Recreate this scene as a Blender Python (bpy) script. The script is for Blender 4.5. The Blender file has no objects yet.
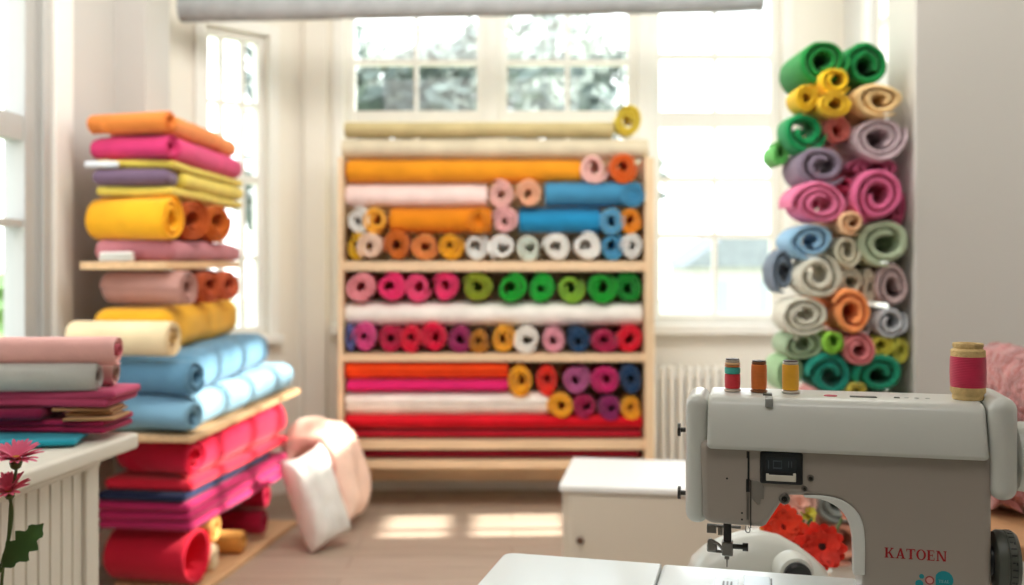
import bpy, bmesh, math, random
from mathutils import Vector, Matrix, noise

C = bpy.context.scene.collection
PI = math.pi
R_ = math.radians
F = 995.6            # focal length in pixels of the 1024 px wide frame (35 mm on 36 mm)
H = 1.21             # eye height
HOR = 260            # row of the horizon


def P(px, py, d):
    """point of the room seen at a pixel, at depth d"""
    return Vector(((px - 512) * d / F, d, H - (py - HOR) * d / F))


# ------------------------------------------------------------------ materials
def lin(hx):
    hx = hx.lstrip('#')
    v = [int(hx[i:i + 2], 16) / 255 for i in (0, 2, 4)]
    return tuple((c / 12.92 if c <= .04045 else ((c + .055) / 1.055) ** 2.4) for c in v) + (1,)


MATS = {}


def mat(key, hx, rough=.5, metal=0, var=.06, vscale=6, bump=0, bscale=200, sheen=0, coat=0, spec=.5):
    if key in MATS:
        return MATS[key]
    m = bpy.data.materials.new(key)
    m.use_nodes = True
    nt = m.node_tree
    b = nt.nodes['Principled BSDF']
    col = lin(hx)
    tc = nt.nodes.new('ShaderNodeTexCoord')
    nz = nt.nodes.new('ShaderNodeTexNoise')
    nz.inputs['Scale'].default_value = vscale
    nz.inputs['Detail'].default_value = 4
    nt.links.new(tc.outputs['Object'], nz.inputs['Vector'])
    rp = nt.nodes.new('ShaderNodeValToRGB')
    rp.color_ramp.elements[0].position = .3
    rp.color_ramp.elements[1].position = .7
    rp.color_ramp.elements[0].color = tuple(max(0, c * (1 - var)) for c in col[:3]) + (1,)
    rp.color_ramp.elements[1].color = tuple(min(1, c * (1 + var)) for c in col[:3]) + (1,)
    nt.links.new(nz.outputs['Fac'], rp.inputs['Fac'])
    nt.links.new(rp.outputs['Color'], b.inputs['Base Color'])
    b.inputs['Roughness'].default_value = rough
    b.inputs['Metallic'].default_value = metal
    b.inputs['Specular IOR Level'].default_value = spec
    if sheen:
        b.inputs['Sheen Weight'].default_value = sheen
        b.inputs['Sheen Roughness'].default_value = .5
    if coat:
        b.inputs['Coat Weight'].default_value = coat
        b.inputs['Coat Roughness'].default_value = .1
    if bump:
        n2 = nt.nodes.new('ShaderNodeTexNoise')
        n2.inputs['Scale'].default_value = bscale
        n2.inputs['Detail'].default_value = 3
        nt.links.new(tc.outputs['Object'], n2.inputs['Vector'])
        bp = nt.nodes.new('ShaderNodeBump')
        bp.inputs['Strength'].default_value = bump
        bp.inputs['Distance'].default_value = .004
        nt.links.new(n2.outputs['Fac'], bp.inputs['Height'])
        nt.links.new(bp.outputs['Normal'], b.inputs['Normal'])
    MATS[key] = m
    return m


def fab(hx):
    return mat('fabric_' + hx.lstrip('#'), hx, .9, var=.10, vscale=9, bump=.25, bscale=120, sheen=.15, spec=.2)


def wood(key, hx, axis=0, plank=None):
    if key in MATS:
        return MATS[key]
    m = mat(key, hx, .55, var=.12, vscale=3, spec=.4)
    nt = m.node_tree
    tc = [n for n in nt.nodes if n.type == 'TEX_COORD'][0]
    nz = [n for n in nt.nodes if n.type == 'TEX_NOISE'][0]
    mp = nt.nodes.new('ShaderNodeMapping')
    s = [14, 14, 14]
    s[axis] = 1.2
    mp.inputs['Scale'].default_value = s
    nt.links.new(tc.outputs['Object'], mp.inputs['Vector'])
    nt.links.new(mp.outputs['Vector'], nz.inputs['Vector'])
    if plank:
        b = nt.nodes['Principled BSDF']
        rp = [n for n in nt.nodes if n.type == 'VALTORGB'][0]
        br = nt.nodes.new('ShaderNodeTexBrick')
        br.inputs['Color1'].default_value = (1, 1, 1, 1)
        br.inputs['Color2'].default_value = (.90, .88, .86, 1)
        br.inputs['Mortar'].default_value = (.55, .48, .42, 1)
        br.inputs['Scale'].default_value = 1
        br.inputs['Brick Width'].default_value = 1.3
        br.inputs['Row Height'].default_value = plank
        br.inputs['Mortar Size'].default_value = .002
        nt.links.new(tc.outputs['Object'], br.inputs['Vector'])
        mx = nt.nodes.new('ShaderNodeMixRGB')
        mx.blend_type = 'MULTIPLY'
        mx.inputs['Fac'].default_value = 1
        nt.links.new(rp.outputs['Color'], mx.inputs['Color1'])
        nt.links.new(br.outputs['Color'], mx.inputs['Color2'])
        nt.links.new(mx.outputs['Color'], b.inputs['Base Color'])
    return m


def glass():
    if 'window_glass' in MATS:
        return MATS['window_glass']
    m = bpy.data.materials.new('window_glass')
    m.use_nodes = True
    nt = m.node_tree
    nt.nodes.remove(nt.nodes['Principled BSDF'])
    o = nt.nodes['Material Output']
    t = nt.nodes.new('ShaderNodeBsdfTransparent')
    t.inputs['Color'].default_value = (.96, .98, .98, 1)
    g = nt.nodes.new('ShaderNodeBsdfGlossy')
    g.inputs['Roughness'].default_value = .03
    mx = nt.nodes.new('ShaderNodeMixShader')
    mx.inputs['Fac'].default_value = .05
    nt.links.new(t.outputs['BSDF'], mx.inputs[1])
    nt.links.new(g.outputs['BSDF'], mx.inputs[2])
    nt.links.new(mx.outputs['Shader'], o.inputs['Surface'])
    MATS['window_glass'] = m
    return m


def thread_mat(hx):
    k = 'thread_' + hx.lstrip('#')
    if k in MATS:
        return MATS[k]
    m = mat(k, hx, .55, var=.08, vscale=60, sheen=.3)
    nt = m.node_tree
    b = nt.nodes['Principled BSDF']
    tc = [n for n in nt.nodes if n.type == 'TEX_COORD'][0]
    w = nt.nodes.new('ShaderNodeTexWave')
    w.bands_direction = 'Z'
    w.inputs['Scale'].default_value = 160
    w.inputs['Distortion'].default_value = 1.5
    nt.links.new(tc.outputs['Object'], w.inputs['Vector'])
    bp = nt.nodes.new('ShaderNodeBump')
    bp.inputs['Strength'].default_value = .6
    bp.inputs['Distance'].default_value = .0006
    nt.links.new(w.outputs['Fac'], bp.inputs['Height'])
    nt.links.new(bp.outputs['Normal'], b.inputs['Normal'])
    return m


WALL = mat('wall_paint', '#e2e2e0', .85, var=.015, vscale=2, spec=.2)
WALLW = mat('wall_paint_warm', '#efeae0', .85, var=.015, vscale=2, spec=.2)
TRIM = mat('white_trim_paint', '#f1efe9', .45, var=.01, spec=.4)
WOODL = wood('pale_wood_board', '#e8c9a4', 0)
WOODV = wood('pale_wood_upright', '#e8cba6', 2)
WOODY = wood('pale_wood_board_deep', '#dcb488', 1)
FLOORM = wood('floor_planks', '#b3a292', 0, plank=.14)
WHITEP = mat('white_plastic', '#d2d3cb', .32, var=.01, coat=.25)
WHITEP_SHADE = mat('white_plastic_shaded', '#a69c91', .38, var=.012, coat=.15)  # taupe: shade on the machine front put into the plastic colour
BEDM = mat('white_bed_plastic', '#dfe6e6', .3, var=.01, coat=.3)
DARK = mat('dark_plastic', '#1d2022', .3, var=.05)
GREYD = mat('dark_grey_plastic', '#4c4f47', .45, var=.06)
STEEL = mat('brushed_steel', '#8f8d88', .3, 1, var=.08, vscale=40)
STEELD = mat('dark_steel', '#4b4a47', .35, .9, var=.1, vscale=40)
CARD = mat('cardboard_core', '#c39d63', .85, var=.12, vscale=40, bump=.3)
LEAF = mat('leaf_green', '#4b7034', .5, var=.25, vscale=20)
STEMM = mat('stem_green', '#566b34', .55, var=.15, vscale=20)


# ------------------------------------------------------------------ mesh helpers
def obj(name, bm, m, parent=None, loc=None, rotz=0, smooth=True, angle=35, bevel=0, segs=3, rot=None):
    bmesh.ops.recalc_face_normals(bm, faces=bm.faces[:])
    me = bpy.data.meshes.new(name)
    bm.to_mesh(me)
    bm.free()
    for p in me.polygons:
        p.use_smooth = smooth
    if smooth:
        me.set_sharp_from_angle(angle=R_(angle))
    o = bpy.data.objects.new(name, me)
    C.objects.link(o)
    if isinstance(m, (list, tuple)):
        for q in m:
            me.materials.append(q)
    else:
        me.materials.append(m)
    if parent is not None:
        o.parent = parent
    if loc is not None:
        o.location = loc
    o.rotation_euler = rot if rot is not None else (0, 0, rotz)
    if bevel:
        md = o.modifiers.new('bevel', 'BEVEL')
        md.width = bevel
        md.segments = segs
        md.limit_method = 'ANGLE'
        md.angle_limit = R_(35)
    return o


def tag(o, label, cat, group=None, kind=None):
    o['label'] = label
    o['category'] = cat
    if group:
        o['group'] = group
    if kind:
        o['kind'] = kind
    return o


def thing(name, label, cat, loc=(0, 0, 0), rotz=0, group=None):
    o = bpy.data.objects.new(name, None)
    o.empty_display_size = .05
    C.objects.link(o)
    o.location = loc
    o.rotation_euler = (0, 0, rotz)
    return tag(o, label, cat, group)


def struct(name, bm, m, parent=None, bevel=0, **k):
    o = obj(name, bm, m, parent, bevel=bevel, **k)
    if parent is None:
        o['kind'] = 'structure'
    return o


def B():
    return bmesh.new()


def box(bm, x0, x1, y0, y1, z0, z1, M=None):
    vs = [bm.verts.new(v) for v in ((x0, y0, z0), (x1, y0, z0), (x1, y1, z0), (x0, y1, z0),
                                    (x0, y0, z1), (x1, y0, z1), (x1, y1, z1), (x0, y1, z1))]
    for f in ((0, 3, 2, 1), (4, 5, 6, 7), (0, 1, 5, 4), (1, 2, 6, 5), (2, 3, 7, 6), (3, 0, 4, 7)):
        bm.faces.new([vs[i] for i in f])
    if M is not None:
        for v in vs:
            v.co = M @ v.co
    return bm


def prism(bm, pts, a0, a1, plane='xz'):
    """closed outline extruded from a0 to a1 along the third axis"""
    def mk(p, a):
        if plane == 'xz':
            return (p[0], a, p[1])
        if plane == 'yz':
            return (a, p[0], p[1])
        return (p[0], p[1], a)
    v0 = [bm.verts.new(mk(p, a0)) for p in pts]
    v1 = [bm.verts.new(mk(p, a1)) for p in pts]
    n = len(pts)
    bm.faces.new(v0)
    bm.faces.new(v1[::-1])
    for i in range(n):
        bm.faces.new([v0[i], v1[i], v1[(i + 1) % n], v0[(i + 1) % n]])
    return bm


def axis_coords(h, r, k, mid):
    c = []
    if r > 1e-6:
        for i in range(k):
            c.append(-h + r * (1 - math.tan((1 - i / k) * PI / 4)))
    span = h - r
    for i in range(mid + 1):
        c.append(-span + 2 * span * i / max(1, mid))
    if r > 1e-6:
        for i in range(1, k + 1):
            c.append(h - r * (1 - math.tan((i / k) * PI / 4)))
    return c


def rbox(bm, x0, x1, y0, y1, z0, z1, r, k=4, mid=(1, 1, 1), wob=0, seed=0, wscale=5, M=None):
    """box with all edges rounded by r, optionally wobbled like cloth"""
    hx, hy, hz = (x1 - x0) / 2, (y1 - y0) / 2, (z1 - z0) / 2
    r = min(r, hx * .98, hy * .98, hz * .98)
    cx, cy, cz = (x0 + x1) / 2, (y0 + y1) / 2, (z0 + z1) / 2
    ax = [axis_coords(h, r, k, m) for h, m in zip((hx, hy, hz), mid)]
    hs = (hx, hy, hz)
    made = {}

    def vert(p):
        key = tuple(round(c, 6) for c in p)
        if key in made:
            return made[key]
        q = [max(-(h - r), min(h - r, c)) for c, h in zip(p, hs)]
        d = Vector([a - b for a, b in zip(p, q)])
        if d.length > 1e-9:
            d = d.normalized() * r
        co = Vector(q) + d
        if wob:
            s = Vector((co.x * wscale + seed * 3.7, co.y * wscale + seed * 1.3, co.z * wscale * 2))
            co = co + noise.noise_vector(s) * wob
        co = co + Vector((cx, cy, cz))
        if M is not None:
            co = M @ co
        v = bm.verts.new(co)
        made[key] = v
        return v
    for a in range(3):
        u, w = (a + 1) % 3, (a + 2) % 3
        for sgn in (-1, 1):
            for i in range(len(ax[u]) - 1):
                for j in range(len(ax[w]) - 1):
                    q = []
                    for (ii, jj) in ((i, j), (i + 1, j), (i + 1, j + 1), (i, j + 1)):
                        p = [0, 0, 0]
                        p[a] = sgn * hs[a]
                        p[u] = ax[u][ii]
                        p[w] = ax[w][jj]
                        q.append(vert(p))
                    if len(set(q)) == 4:
                        try:
                            bm.faces.new(q if sgn > 0 else q[::-1])
                        except ValueError:
                            pass
    return bm


def lathe(bm, prof, n=32, M=None, cap=True):
    """profile of (r, z) turned about z"""
    rings = []
    for r, z in prof:
        rings.append([bm.verts.new((r * math.cos(2 * PI * i / n), r * math.sin(2 * PI * i / n), z)) for i in range(n)])
    allv = [v for q in rings for v in q]
    for a, b in zip(rings, rings[1:]):
        for i in range(n):
            bm.faces.new([a[i], a[(i + 1) % n], b[(i + 1) % n], b[i]])
    if cap:
        if prof[0][0] > 1e-5:
            bm.faces.new(rings[0][::-1])
        if prof[-1][0] > 1e-5:
            bm.faces.new(rings[-1])
    if M is not None:
        for v in allv:
            v.co = M @ v.co
    return bm


def cyl(bm, p0, p1, r, n=20, r1=None):
    p0, p1 = Vector(p0), Vector(p1)
    d = p1 - p0
    q = d.to_track_quat('Z', 'Y').to_matrix().to_4x4()
    M = Matrix.Translation(p0) @ q
    return lathe(bm, [(r, 0), (r if r1 is None else r1, d.length)], n, M)


def tube(bm, pts, radii, n=10):
    pts = [Vector(p) for p in pts]
    if not isinstance(radii, (list, tuple)):
        radii = [radii] * len(pts)
    rings = []
    for i, p in enumerate(pts):
        t = (pts[min(i + 1, len(pts) - 1)] - pts[max(i - 1, 0)]).normalized()
        ref = Vector((0, 0, 1)) if abs(t.z) < .9 else Vector((1, 0, 0))
        a = t.cross(ref).normalized()
        b = t.cross(a).normalized()
        rings.append([bm.verts.new(p + (a * math.cos(2 * PI * k / n) + b * math.sin(2 * PI * k / n)) * radii[i]) for k in range(n)])
    for a, b in zip(rings, rings[1:]):
        for k in range(n):
            bm.faces.new([a[k], a[(k + 1) % n], b[(k + 1) % n], b[k]])
    bm.faces.new(rings[0][::-1])
    bm.faces.new(rings[-1])
    return bm


def curve_pts(pts, n=8):
    """Catmull-Rom through points"""
    pts = [Vector(p) for p in pts]
    out = []
    for i in range(len(pts) - 1):
        p0, p1, p2, p3 = pts[max(0, i - 1)], pts[i], pts[i + 1], pts[min(len(pts) - 1, i + 2)]
        for k in range(n):
            t = k / n
            out.append(.5 * ((2 * p1) + (p2 - p0) * t + (2 * p0 - 5 * p1 + 4 * p2 - p3) * t * t + (3 * p1 - p0 - 3 * p2 + p3) * t ** 3))
    out.append(pts[-1])
    return out


def roll_bm(rx, rz, L, hole=.26, turns=2.6, seed=0, fuzz=0, steps=26, hx=1.0, start=None):
    """a length of cloth rolled up: a spiral band, front end at y=0 facing -y, running to y=L"""
    rnd = random.Random(seed)
    bm = B()
    R0 = 1.0
    p = (R0 - hole) / (turns + .88)
    rx, rz = rx * (1 + p * .5), rz * (1 + p * .5)
    t = p * .90
    N = int(steps * turns) + steps
    th_max = 2 * PI * (turns)
    a0 = rnd.uniform(0, 2 * PI) if start is None else start
    ph = [rnd.uniform(0, 6.3) for _ in range(4)]
    N = int(steps * turns)
    nseg = max(1, int(L / .14))
    e = min(.012, L * .1, min(rx, rz) * .2)
    ys = [(0, .35), (e * .5, .8), (e * 1.6, 1)] + [(e * 1.6 + (L - 3.2 * e) * i / nseg, 1) for i in range(1, nseg)] + [(L - e * 1.6, 1), (L - e * .5, .8), (L, .35)]
    rings = []
    for (y, sh) in ys:
        ring = []
        for i in range(N + 1):
            th = th_max * i / N
            c = hole + t / 2 + p * th / (2 * PI)
            half = t / 2 * sh
            if i > N - 3:
                half *= (.75, .5, .2)[i - (N - 2)]
            if i < 2:
                half *= (.4, .8)[i]
            ang = a0 + th
            wob = 1 + .035 * math.sin(2 * ang + ph[0]) + .025 * math.sin(3 * ang + ph[1]) + .012 * math.sin(y * 9 + ph[2])
            fr = min(1, c)
            sx = hx + (1 - hx) * fr
            # the two faces of the band
            pair = []
            for rr in (c - half, c + half):
                co = Vector((rr * math.cos(ang) * wob * rx * sx, y + .012 * (1 - c) * math.sin(ph[3]), rr * math.sin(ang) * wob * rz))
                if fuzz:
                    co += noise.noise_vector(co * 28 + Vector((seed, 0, 0))) * fuzz + noise.noise_vector(co * 70) * fuzz * .5
                pair.append(bm.verts.new(co))
            ring.append(pair)
        rings.append(ring)
    for a, b in zip(rings, rings[1:]):
        for i in range(N):
            bm.faces.new([a[i][1], a[i + 1][1], b[i + 1][1], b[i][1]])
            bm.faces.new([a[i][0], b[i][0], b[i + 1][0], a[i + 1][0]])
        for i in (0, N):
            q = [a[i][0], a[i][1], b[i][1], b[i][0]]
            bm.faces.new(q if i == 0 else q[::-1])
    for ring, s in ((rings[0], 1), (rings[-1], -1)):
        for i in range(N):
            q = [ring[i][0], ring[i + 1][0], ring[i + 1][1], ring[i][1]]
            bm.faces.new(q if s > 0 else q[::-1])
    # plug disc added inside the eye to stop light leaking through
    pr = []
    for k in range(14):
        an = 2 * PI * k / 14
        pr.append(bm.verts.new((hole * 1.1 * math.cos(an) * rx * hx, L * .45, hole * 1.1 * math.sin(an) * rz)))
    bm.faces.new(pr)
    return bm


SEED = [0]


def roll(name, label, cat, group, hx, front, rx, rz, L, rotz=0, hole=None, turns=None, hxs=None, fuzz=0, tilt=0, core=None, **k):
    SEED[0] += 1
    s = SEED[0]
    rnd = random.Random(s * 7)
    hole = rnd.uniform(.2, .32) if hole is None else hole
    turns = rnd.uniform(2.0, 3.0) if turns is None else turns
    hxs = rnd.uniform(.55, 1.0) if hxs is None else hxs
    o = obj(name, roll_bm(rx, rz, L, hole, turns, s, fuzz, hx=hxs, **k), fab(hx), None, front, rotz, angle=50)
    o.rotation_euler = (tilt, rnd.uniform(-.5, .5) if abs(rx - rz) < .002 else 0, rotz) if not rotz else (0, 0, rotz)
    tag(o, label, cat, group)
    if core:
        bm = B()
        lathe(bm, [(hole * .9 * min(rx * hxs, rz), 0), (hole * .98 * min(rx * hxs, rz), .002), (hole * .98 * min(rx * hxs, rz), L * .9), (hole * .62 * min(rx * hxs, rz), L * .9), (hole * .62 * min(rx * hxs, rz), .002), (hole * .9 * min(rx * hxs, rz), 0)], 24,
              Matrix.Rotation(-PI / 2, 4, 'X'), cap=False)
        obj('core', bm, core, o, (0, -.001, 0))
    return o


def fold_bm(x0, x1, y0, y1, z0, z1, layers=3, seed=0, wob=.004, r=None, inset=.012):
    rnd = random.Random(seed)
    bm = B()
    h = (z1 - z0) / layers
    for i in range(layers):
        a, b, c, d = [rnd.uniform(0, inset) for _ in range(4)]
        rr = h * .49 if r is None else r
        rbox(bm, x0 + a, x1 - b, y0 + c, y1 - d, z0 + h * i + .0005, z0 + h * (i + 1) - .0005, rr, k=4,
             mid=(max(2, int((x1 - x0) / .07)), max(2, int((y1 - y0) / .09)), 1), wob=wob, seed=seed + i * 5)
    return bm


def fold(name, label, cat, group, hx, x0, x1, y0, y1, z0, z1, layers=3, yaw=0, pivot=None, wob=.004, r=None, inset=.012):
    SEED[0] += 1
    px, py = pivot or (x1, y0)
    bm = fold_bm(x0 - px, x1 - px, y0 - py, y1 - py, 0, z1 - z0, layers, SEED[0], wob, r, inset)
    o = obj(name, bm, fab(hx) if isinstance(hx, str) else hx, None, (px, py, z0), yaw, angle=60)
    return tag(o, label, cat, group)


# ------------------------------------------------------------------ the room
XL, XR, YB, ZC, YF = -1.65, 1.75, 5.25, 3.2, -2.2
BAY0, BAY1 = Vector((XL, 4.70, 0)), Vector((-1.12, YB, 0))

bm = B()
box(bm, XL - .1, XR + .1, YF - .1, YB + .12, -.1, 0)
struct('floor', bm, FLOORM)
bm = B()
box(bm, XL - .1, XR + .1, YF - .1, YB + .12, ZC, ZC + .1)
struct('ceiling', bm, WALL)

# window openings in the back wall (x0, x1, sill, head)
WX0, WX1, WS, WH = -.885, 1.425, .875, 2.98
bm = B()
T = .12
box(bm, BAY1.x - .05, WX0, YB, YB + T, 0, ZC)
box(bm, WX1, XR + .1, YB, YB + T, 0, ZC)
box(bm, WX0, WX1, YB, YB + T, 0, WS)
box(bm, WX0, WX1, YB, YB + T, WH, ZC)
struct('wall_back', bm, WALLW)

# left wall with the near window
LW0, LW1, LS, LH = 2.05, 3.47, .80, 2.7
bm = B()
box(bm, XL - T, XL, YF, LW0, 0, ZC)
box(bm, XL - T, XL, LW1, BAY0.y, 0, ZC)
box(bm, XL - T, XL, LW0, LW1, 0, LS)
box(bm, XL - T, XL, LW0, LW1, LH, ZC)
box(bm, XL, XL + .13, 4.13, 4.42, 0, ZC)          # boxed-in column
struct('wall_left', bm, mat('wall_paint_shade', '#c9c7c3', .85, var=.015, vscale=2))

# bay wall with its window
bd = (BAY1 - BAY0)
blen = bd.length
bdir = bd.normalized()
MBAY = Matrix(((bdir.x, -bdir.y, 0, BAY0.x), (bdir.y, bdir.x, 0, BAY0.y), (0, 0, 1, 0), (0, 0, 0, 1)))   # x along wall, y outwards
b0, b1, BS, BH = .215, .575, .83, 2.36
bm = B()
box(bm, -.03, b0, 0, T, 0, ZC, MBAY)
box(bm, b1, blen + .03, 0, T, 0, ZC, MBAY)
box(bm, b0, b1, 0, T, 0, BS, MBAY)
box(bm, b0, b1, 0, T, BH, ZC, MBAY)
struct('wall_bay', bm, WALLW)

# right wall (hidden behind the partition) with unseen windows added to shape the sun patches
RW0, RW1, RS, RH = 4.40, 4.92, .74, 1.74
RU0, RU1, RUS, RUH = 3.62, 4.88, 2.10, 2.95
bm = B()
box(bm, XR, XR + T, YF, RU0, 0, ZC)
box(bm, XR, XR + T, RU0, RW0, 0, RUS)
box(bm, XR, XR + T, RW0, RW1, 0, RS)
box(bm, XR, XR + T, RW0, RW1, RH, RUS)
box(bm, XR, XR + T, RW1, YB, 0, RUS)
box(bm, XR, XR + T, RU1, YB, RUS, ZC)
box(bm, XR, XR + T, RU0, RU1, RUH, ZC)
struct('wall_right', bm, WALL)
bm = B()
box(bm, 1.255, XR, 3.1, 3.33, 0, ZC)
struct('wall_partition', bm, mat('wall_paint_grey', '#cfccc6', .8, var=.015, vscale=2), bevel=.006)
bm = B()
box(bm, XL - .1, XR + .1, YF - T, YF, 0, ZC)
struct('wall_front', bm, WALL)


def window(name, M, w, z0, z1, cols, rails, fw=.05, mw=.022, casing=True, sill=True, depth=.06, y0=.03):
    """sash window in an opening: x along the wall 0..w, y outwards. rails: list of (z, height)"""
    bm = B()
    for (a, b, c, d) in ((0, fw, z0, z1), (w - fw, w, z0, z1), (fw, w - fw, z0, z0 + fw), (fw, w - fw, z1 - fw, z1)):
        box(bm, a, b, y0, y0 + depth, c, d, M)
    root = struct(name, bm, TRIM, bevel=.004)
    bm = B()
    for z, h in rails:
        box(bm, fw, w - fw, y0 + .008, y0 + depth - .008, z - h / 2, z + h / 2, M)
    for c in cols:
        box(bm, c - mw / 2, c + mw / 2, y0 + .012, y0 + depth - .012, z0 + fw, z1 - fw, M)
    obj('muntin', bm, TRIM, root)
    bm = B()
    bm.faces.new([bm.verts.new(M @ Vector((a, y0 + depth / 2, b))) for a, b in ((fw * .7, z0 + fw * .7), (w - fw * .7, z0 + fw * .7), (w - fw * .7, z1 - fw * .7), (fw * .7, z1 - fw * .7))])
    obj('pane', bm, glass(), root, smooth=False)
    if sill:
        bm = B()
        box(bm, -.05, w + .05, -.07, y0 + .02, z0 - .045, z0 - .002, M)
        obj('sill', bm, TRIM, root, bevel=.006)
    if not casing:
        return root
    bm = B()
    cw = .055
    for (a, b, c, d) in ((-cw, 0, z0 - .0, z1 + cw), (w, w + cw, z0, z1 + cw), (0, w, z1, z1 + cw)):
        box(bm, a, b, -.02, 0, c, d, M)
    obj('casing', bm, TRIM, root, bevel=.004)
    return root


def MW(x, y):
    return Matrix.Translation((x, y, 0))


zrow = lambda py: H - (py - HOR) * (YB + .06) / F
xcol = lambda px: (px - 512) * (YB + .06) / F
railz = [(zrow(57), .03), (zrow(120), .085), (zrow(180), .03), (zrow(236), .03)]
# three sash windows side by side, with mullion posts between
spans = [(WX0, -.135), (-.075, .665), (.735, WX1)]
for i, (a, b) in enumerate(spans):
    w = b - a
    rz = railz if i == 2 else [(zrow(63), .03), (zrow(118), .07), (zrow(180), .03), (zrow(236), .03)]
    window('window_%d' % (i + 1), MW(a, YB), w, WS, WH, [w / 2], rz, sill=False, casing=False)
bm = B()
box(bm, -.135, -.075, YB - .01, YB + .1, WS, WH)
box(bm, .665, .735, YB - .01, YB + .1, WS, WH)
box(bm, WX0 - .055, WX0, YB - .02, YB, WS, WH + .05)
box(bm, WX1, WX1 + .055, YB - .02, YB, WS, WH + .05)
box(bm, WX0, WX1, YB - .02, YB, WH, WH + .05)
struct('trim_1', bm, TRIM, bevel=.004)
bm = B()
box(bm, WX0 - .06, WX1 + .06, YB - .08, YB + .03, WS - .055, WS)
struct('trim_2', bm, TRIM, bevel=.008)
bm = B()   # cream pilaster in the corner by the bay
box(bm, -1.09, -.97, YB - .045, YB, 0, ZC)
struct('trim_3', bm, WALLW, bevel=.008)
window('window_4', MBAY @ MW(b0, 0), b1 - b0, BS, BH, [.12, .24], [(1.22, .02), (1.62, .04), (2.0, .02)], fw=.04)
MLEFT = Matrix(((0, -1, 0, XL), (1, 0, 0, LW0), (0, 0, 1, 0), (0, 0, 0, 1)))
w5 = window('window_5', MLEFT, LW1 - LW0, LS, LH, [.7], [(1.335, .026), (1.66, .085), (2.2, .02)], fw=.075, y0=.01, depth=.075, mw=.05)
SASH = mat('sash_paint_shade', '#b9b8b4', .5, var=.01)  # darker than the trim: backlit shade put into the sash colour
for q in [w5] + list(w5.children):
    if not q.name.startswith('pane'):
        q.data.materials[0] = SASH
bm = B()   # broad white trim between near window and wall
box(bm, XL, XL + .035, LW1 + .055, LW1 + .20, 0, ZC)
struct('trim_4', bm, TRIM, bevel=.006)
MRIGHT = Matrix(((0, 1, 0, XR), (1, 0, 0, RW0), (0, 0, 1, 0), (0, 0, 0, 1)))
window('window_6', MRIGHT, RW1 - RW0, RS, RH, [.17], [(1.06, .06), (1.43, .05)], fw=.05, mw=.03, sill=False)  # unseen opening added; its bars shape the sun patches on the floor
MRIGHTU = Matrix(((0, 1, 0, XR), (1, 0, 0, RU0), (0, 0, 1, 0), (0, 0, 0, 1)))
window('window_7', MRIGHTU, RU1 - RU0, RUS, RUH, [.30, .60, .90], [(2.36, .04), (2.62, .04)], fw=.05, mw=.05, sill=False)  # unseen upper opening added to let sun onto the left stack

# baseboards
bm = B()
box(bm, -1.1, XR, YB - .025, YB, 0, .13)
struct('baseboard_back', bm, TRIM, bevel=.006)
bm = B()
box(bm, XL, XL + .02, YF, 4.12, 0, .13)
struct('baseboard_left', bm, TRIM, bevel=.006)
bm = B()
box(bm, 0, blen, -.02, 0, 0, .13, MBAY)
struct('baseboard_bay', bm, TRIM, bevel=.006)
bm = B()
box(bm, 1.255, XR, 3.08, 3.1, 0, .13)
struct('baseboard_partition', bm, TRIM, bevel=.006)

# wrapped pole across the top of the back windows
pa, pb = P(181, 9, 4.55), P(762, -2, 4.55)
rt = thing('curtain_pole', 'thick grey wrapped pole running across the top of the windows', 'pole', pa)
L = (pb - pa).length
bm = B()
n = 60
prof = []
for i in range(n + 1):
    z = L * i / n
    r = .061 + .002 * noise.noise(Vector((z * 6, 0, 0))) - (.004 if i % 14 == 3 else 0)
    prof.append((r, z))
prof = [(.045, -.004)] + prof + [(.045, L + .004)]
q = (pb - pa).to_track_quat('Z', 'Y').to_matrix().to_4x4()
lathe(bm, prof, 28, q)
obj('wrapped_tube', bm, mat('canvas_grey', '#a3a6a8', .8, var=.12, vscale=14, bump=.5, bscale=30), rt)
for t in (.08, .5, .93):
    p = (pb - pa) * t
    bm = B()
    cyl(bm, p + Vector((0, 0, .05)), (p.x, p.y, ZC - pa.z), .012, 12)
    cyl(bm, (p.x, p.y, ZC - pa.z - .012), (p.x, p.y, ZC - pa.z - .001), .045, 20)
    obj('bracket', bm, TRIM, rt)

# radiator under the right-hand window
ra = P(655, 366, 5.17)
rb = P(722, 455, 5.17)
rt = thing('radiator', 'white ribbed radiator under the window right of the fabric shelves', 'radiator', ((ra.x + rb.x) / 2, 5.17, 0))
w = rb.x - ra.x + .06
bm = B()
nr = 9
for i in range(nr):
    x = -w / 2 + w * (i + .5) / nr
    rbox(bm, x - w / nr * .38, x + w / nr * .38, -.045, .045, .12, ra.z, .014, k=3)
obj('column', bm, TRIM, rt)
bm = B()
for z in (.17, ra.z - .05):
    cyl(bm, (-w / 2, 0, z), (w / 2, 0, z), .016)
for x in (-w / 2 + .03, w / 2 - .03):
    cyl(bm, (x, 0, 0), (x, 0, .14), .012)
obj('pipe', bm, TRIM, rt)

# ------------------------------------------------------------------ outside
bm = B()
box(bm, -60, 60, -10, 120, -3.7, -3.5)
o = struct('ground_outside', bm, mat('outside_ground', '#8f9a82', .9, var=.2, vscale=.3))


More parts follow.
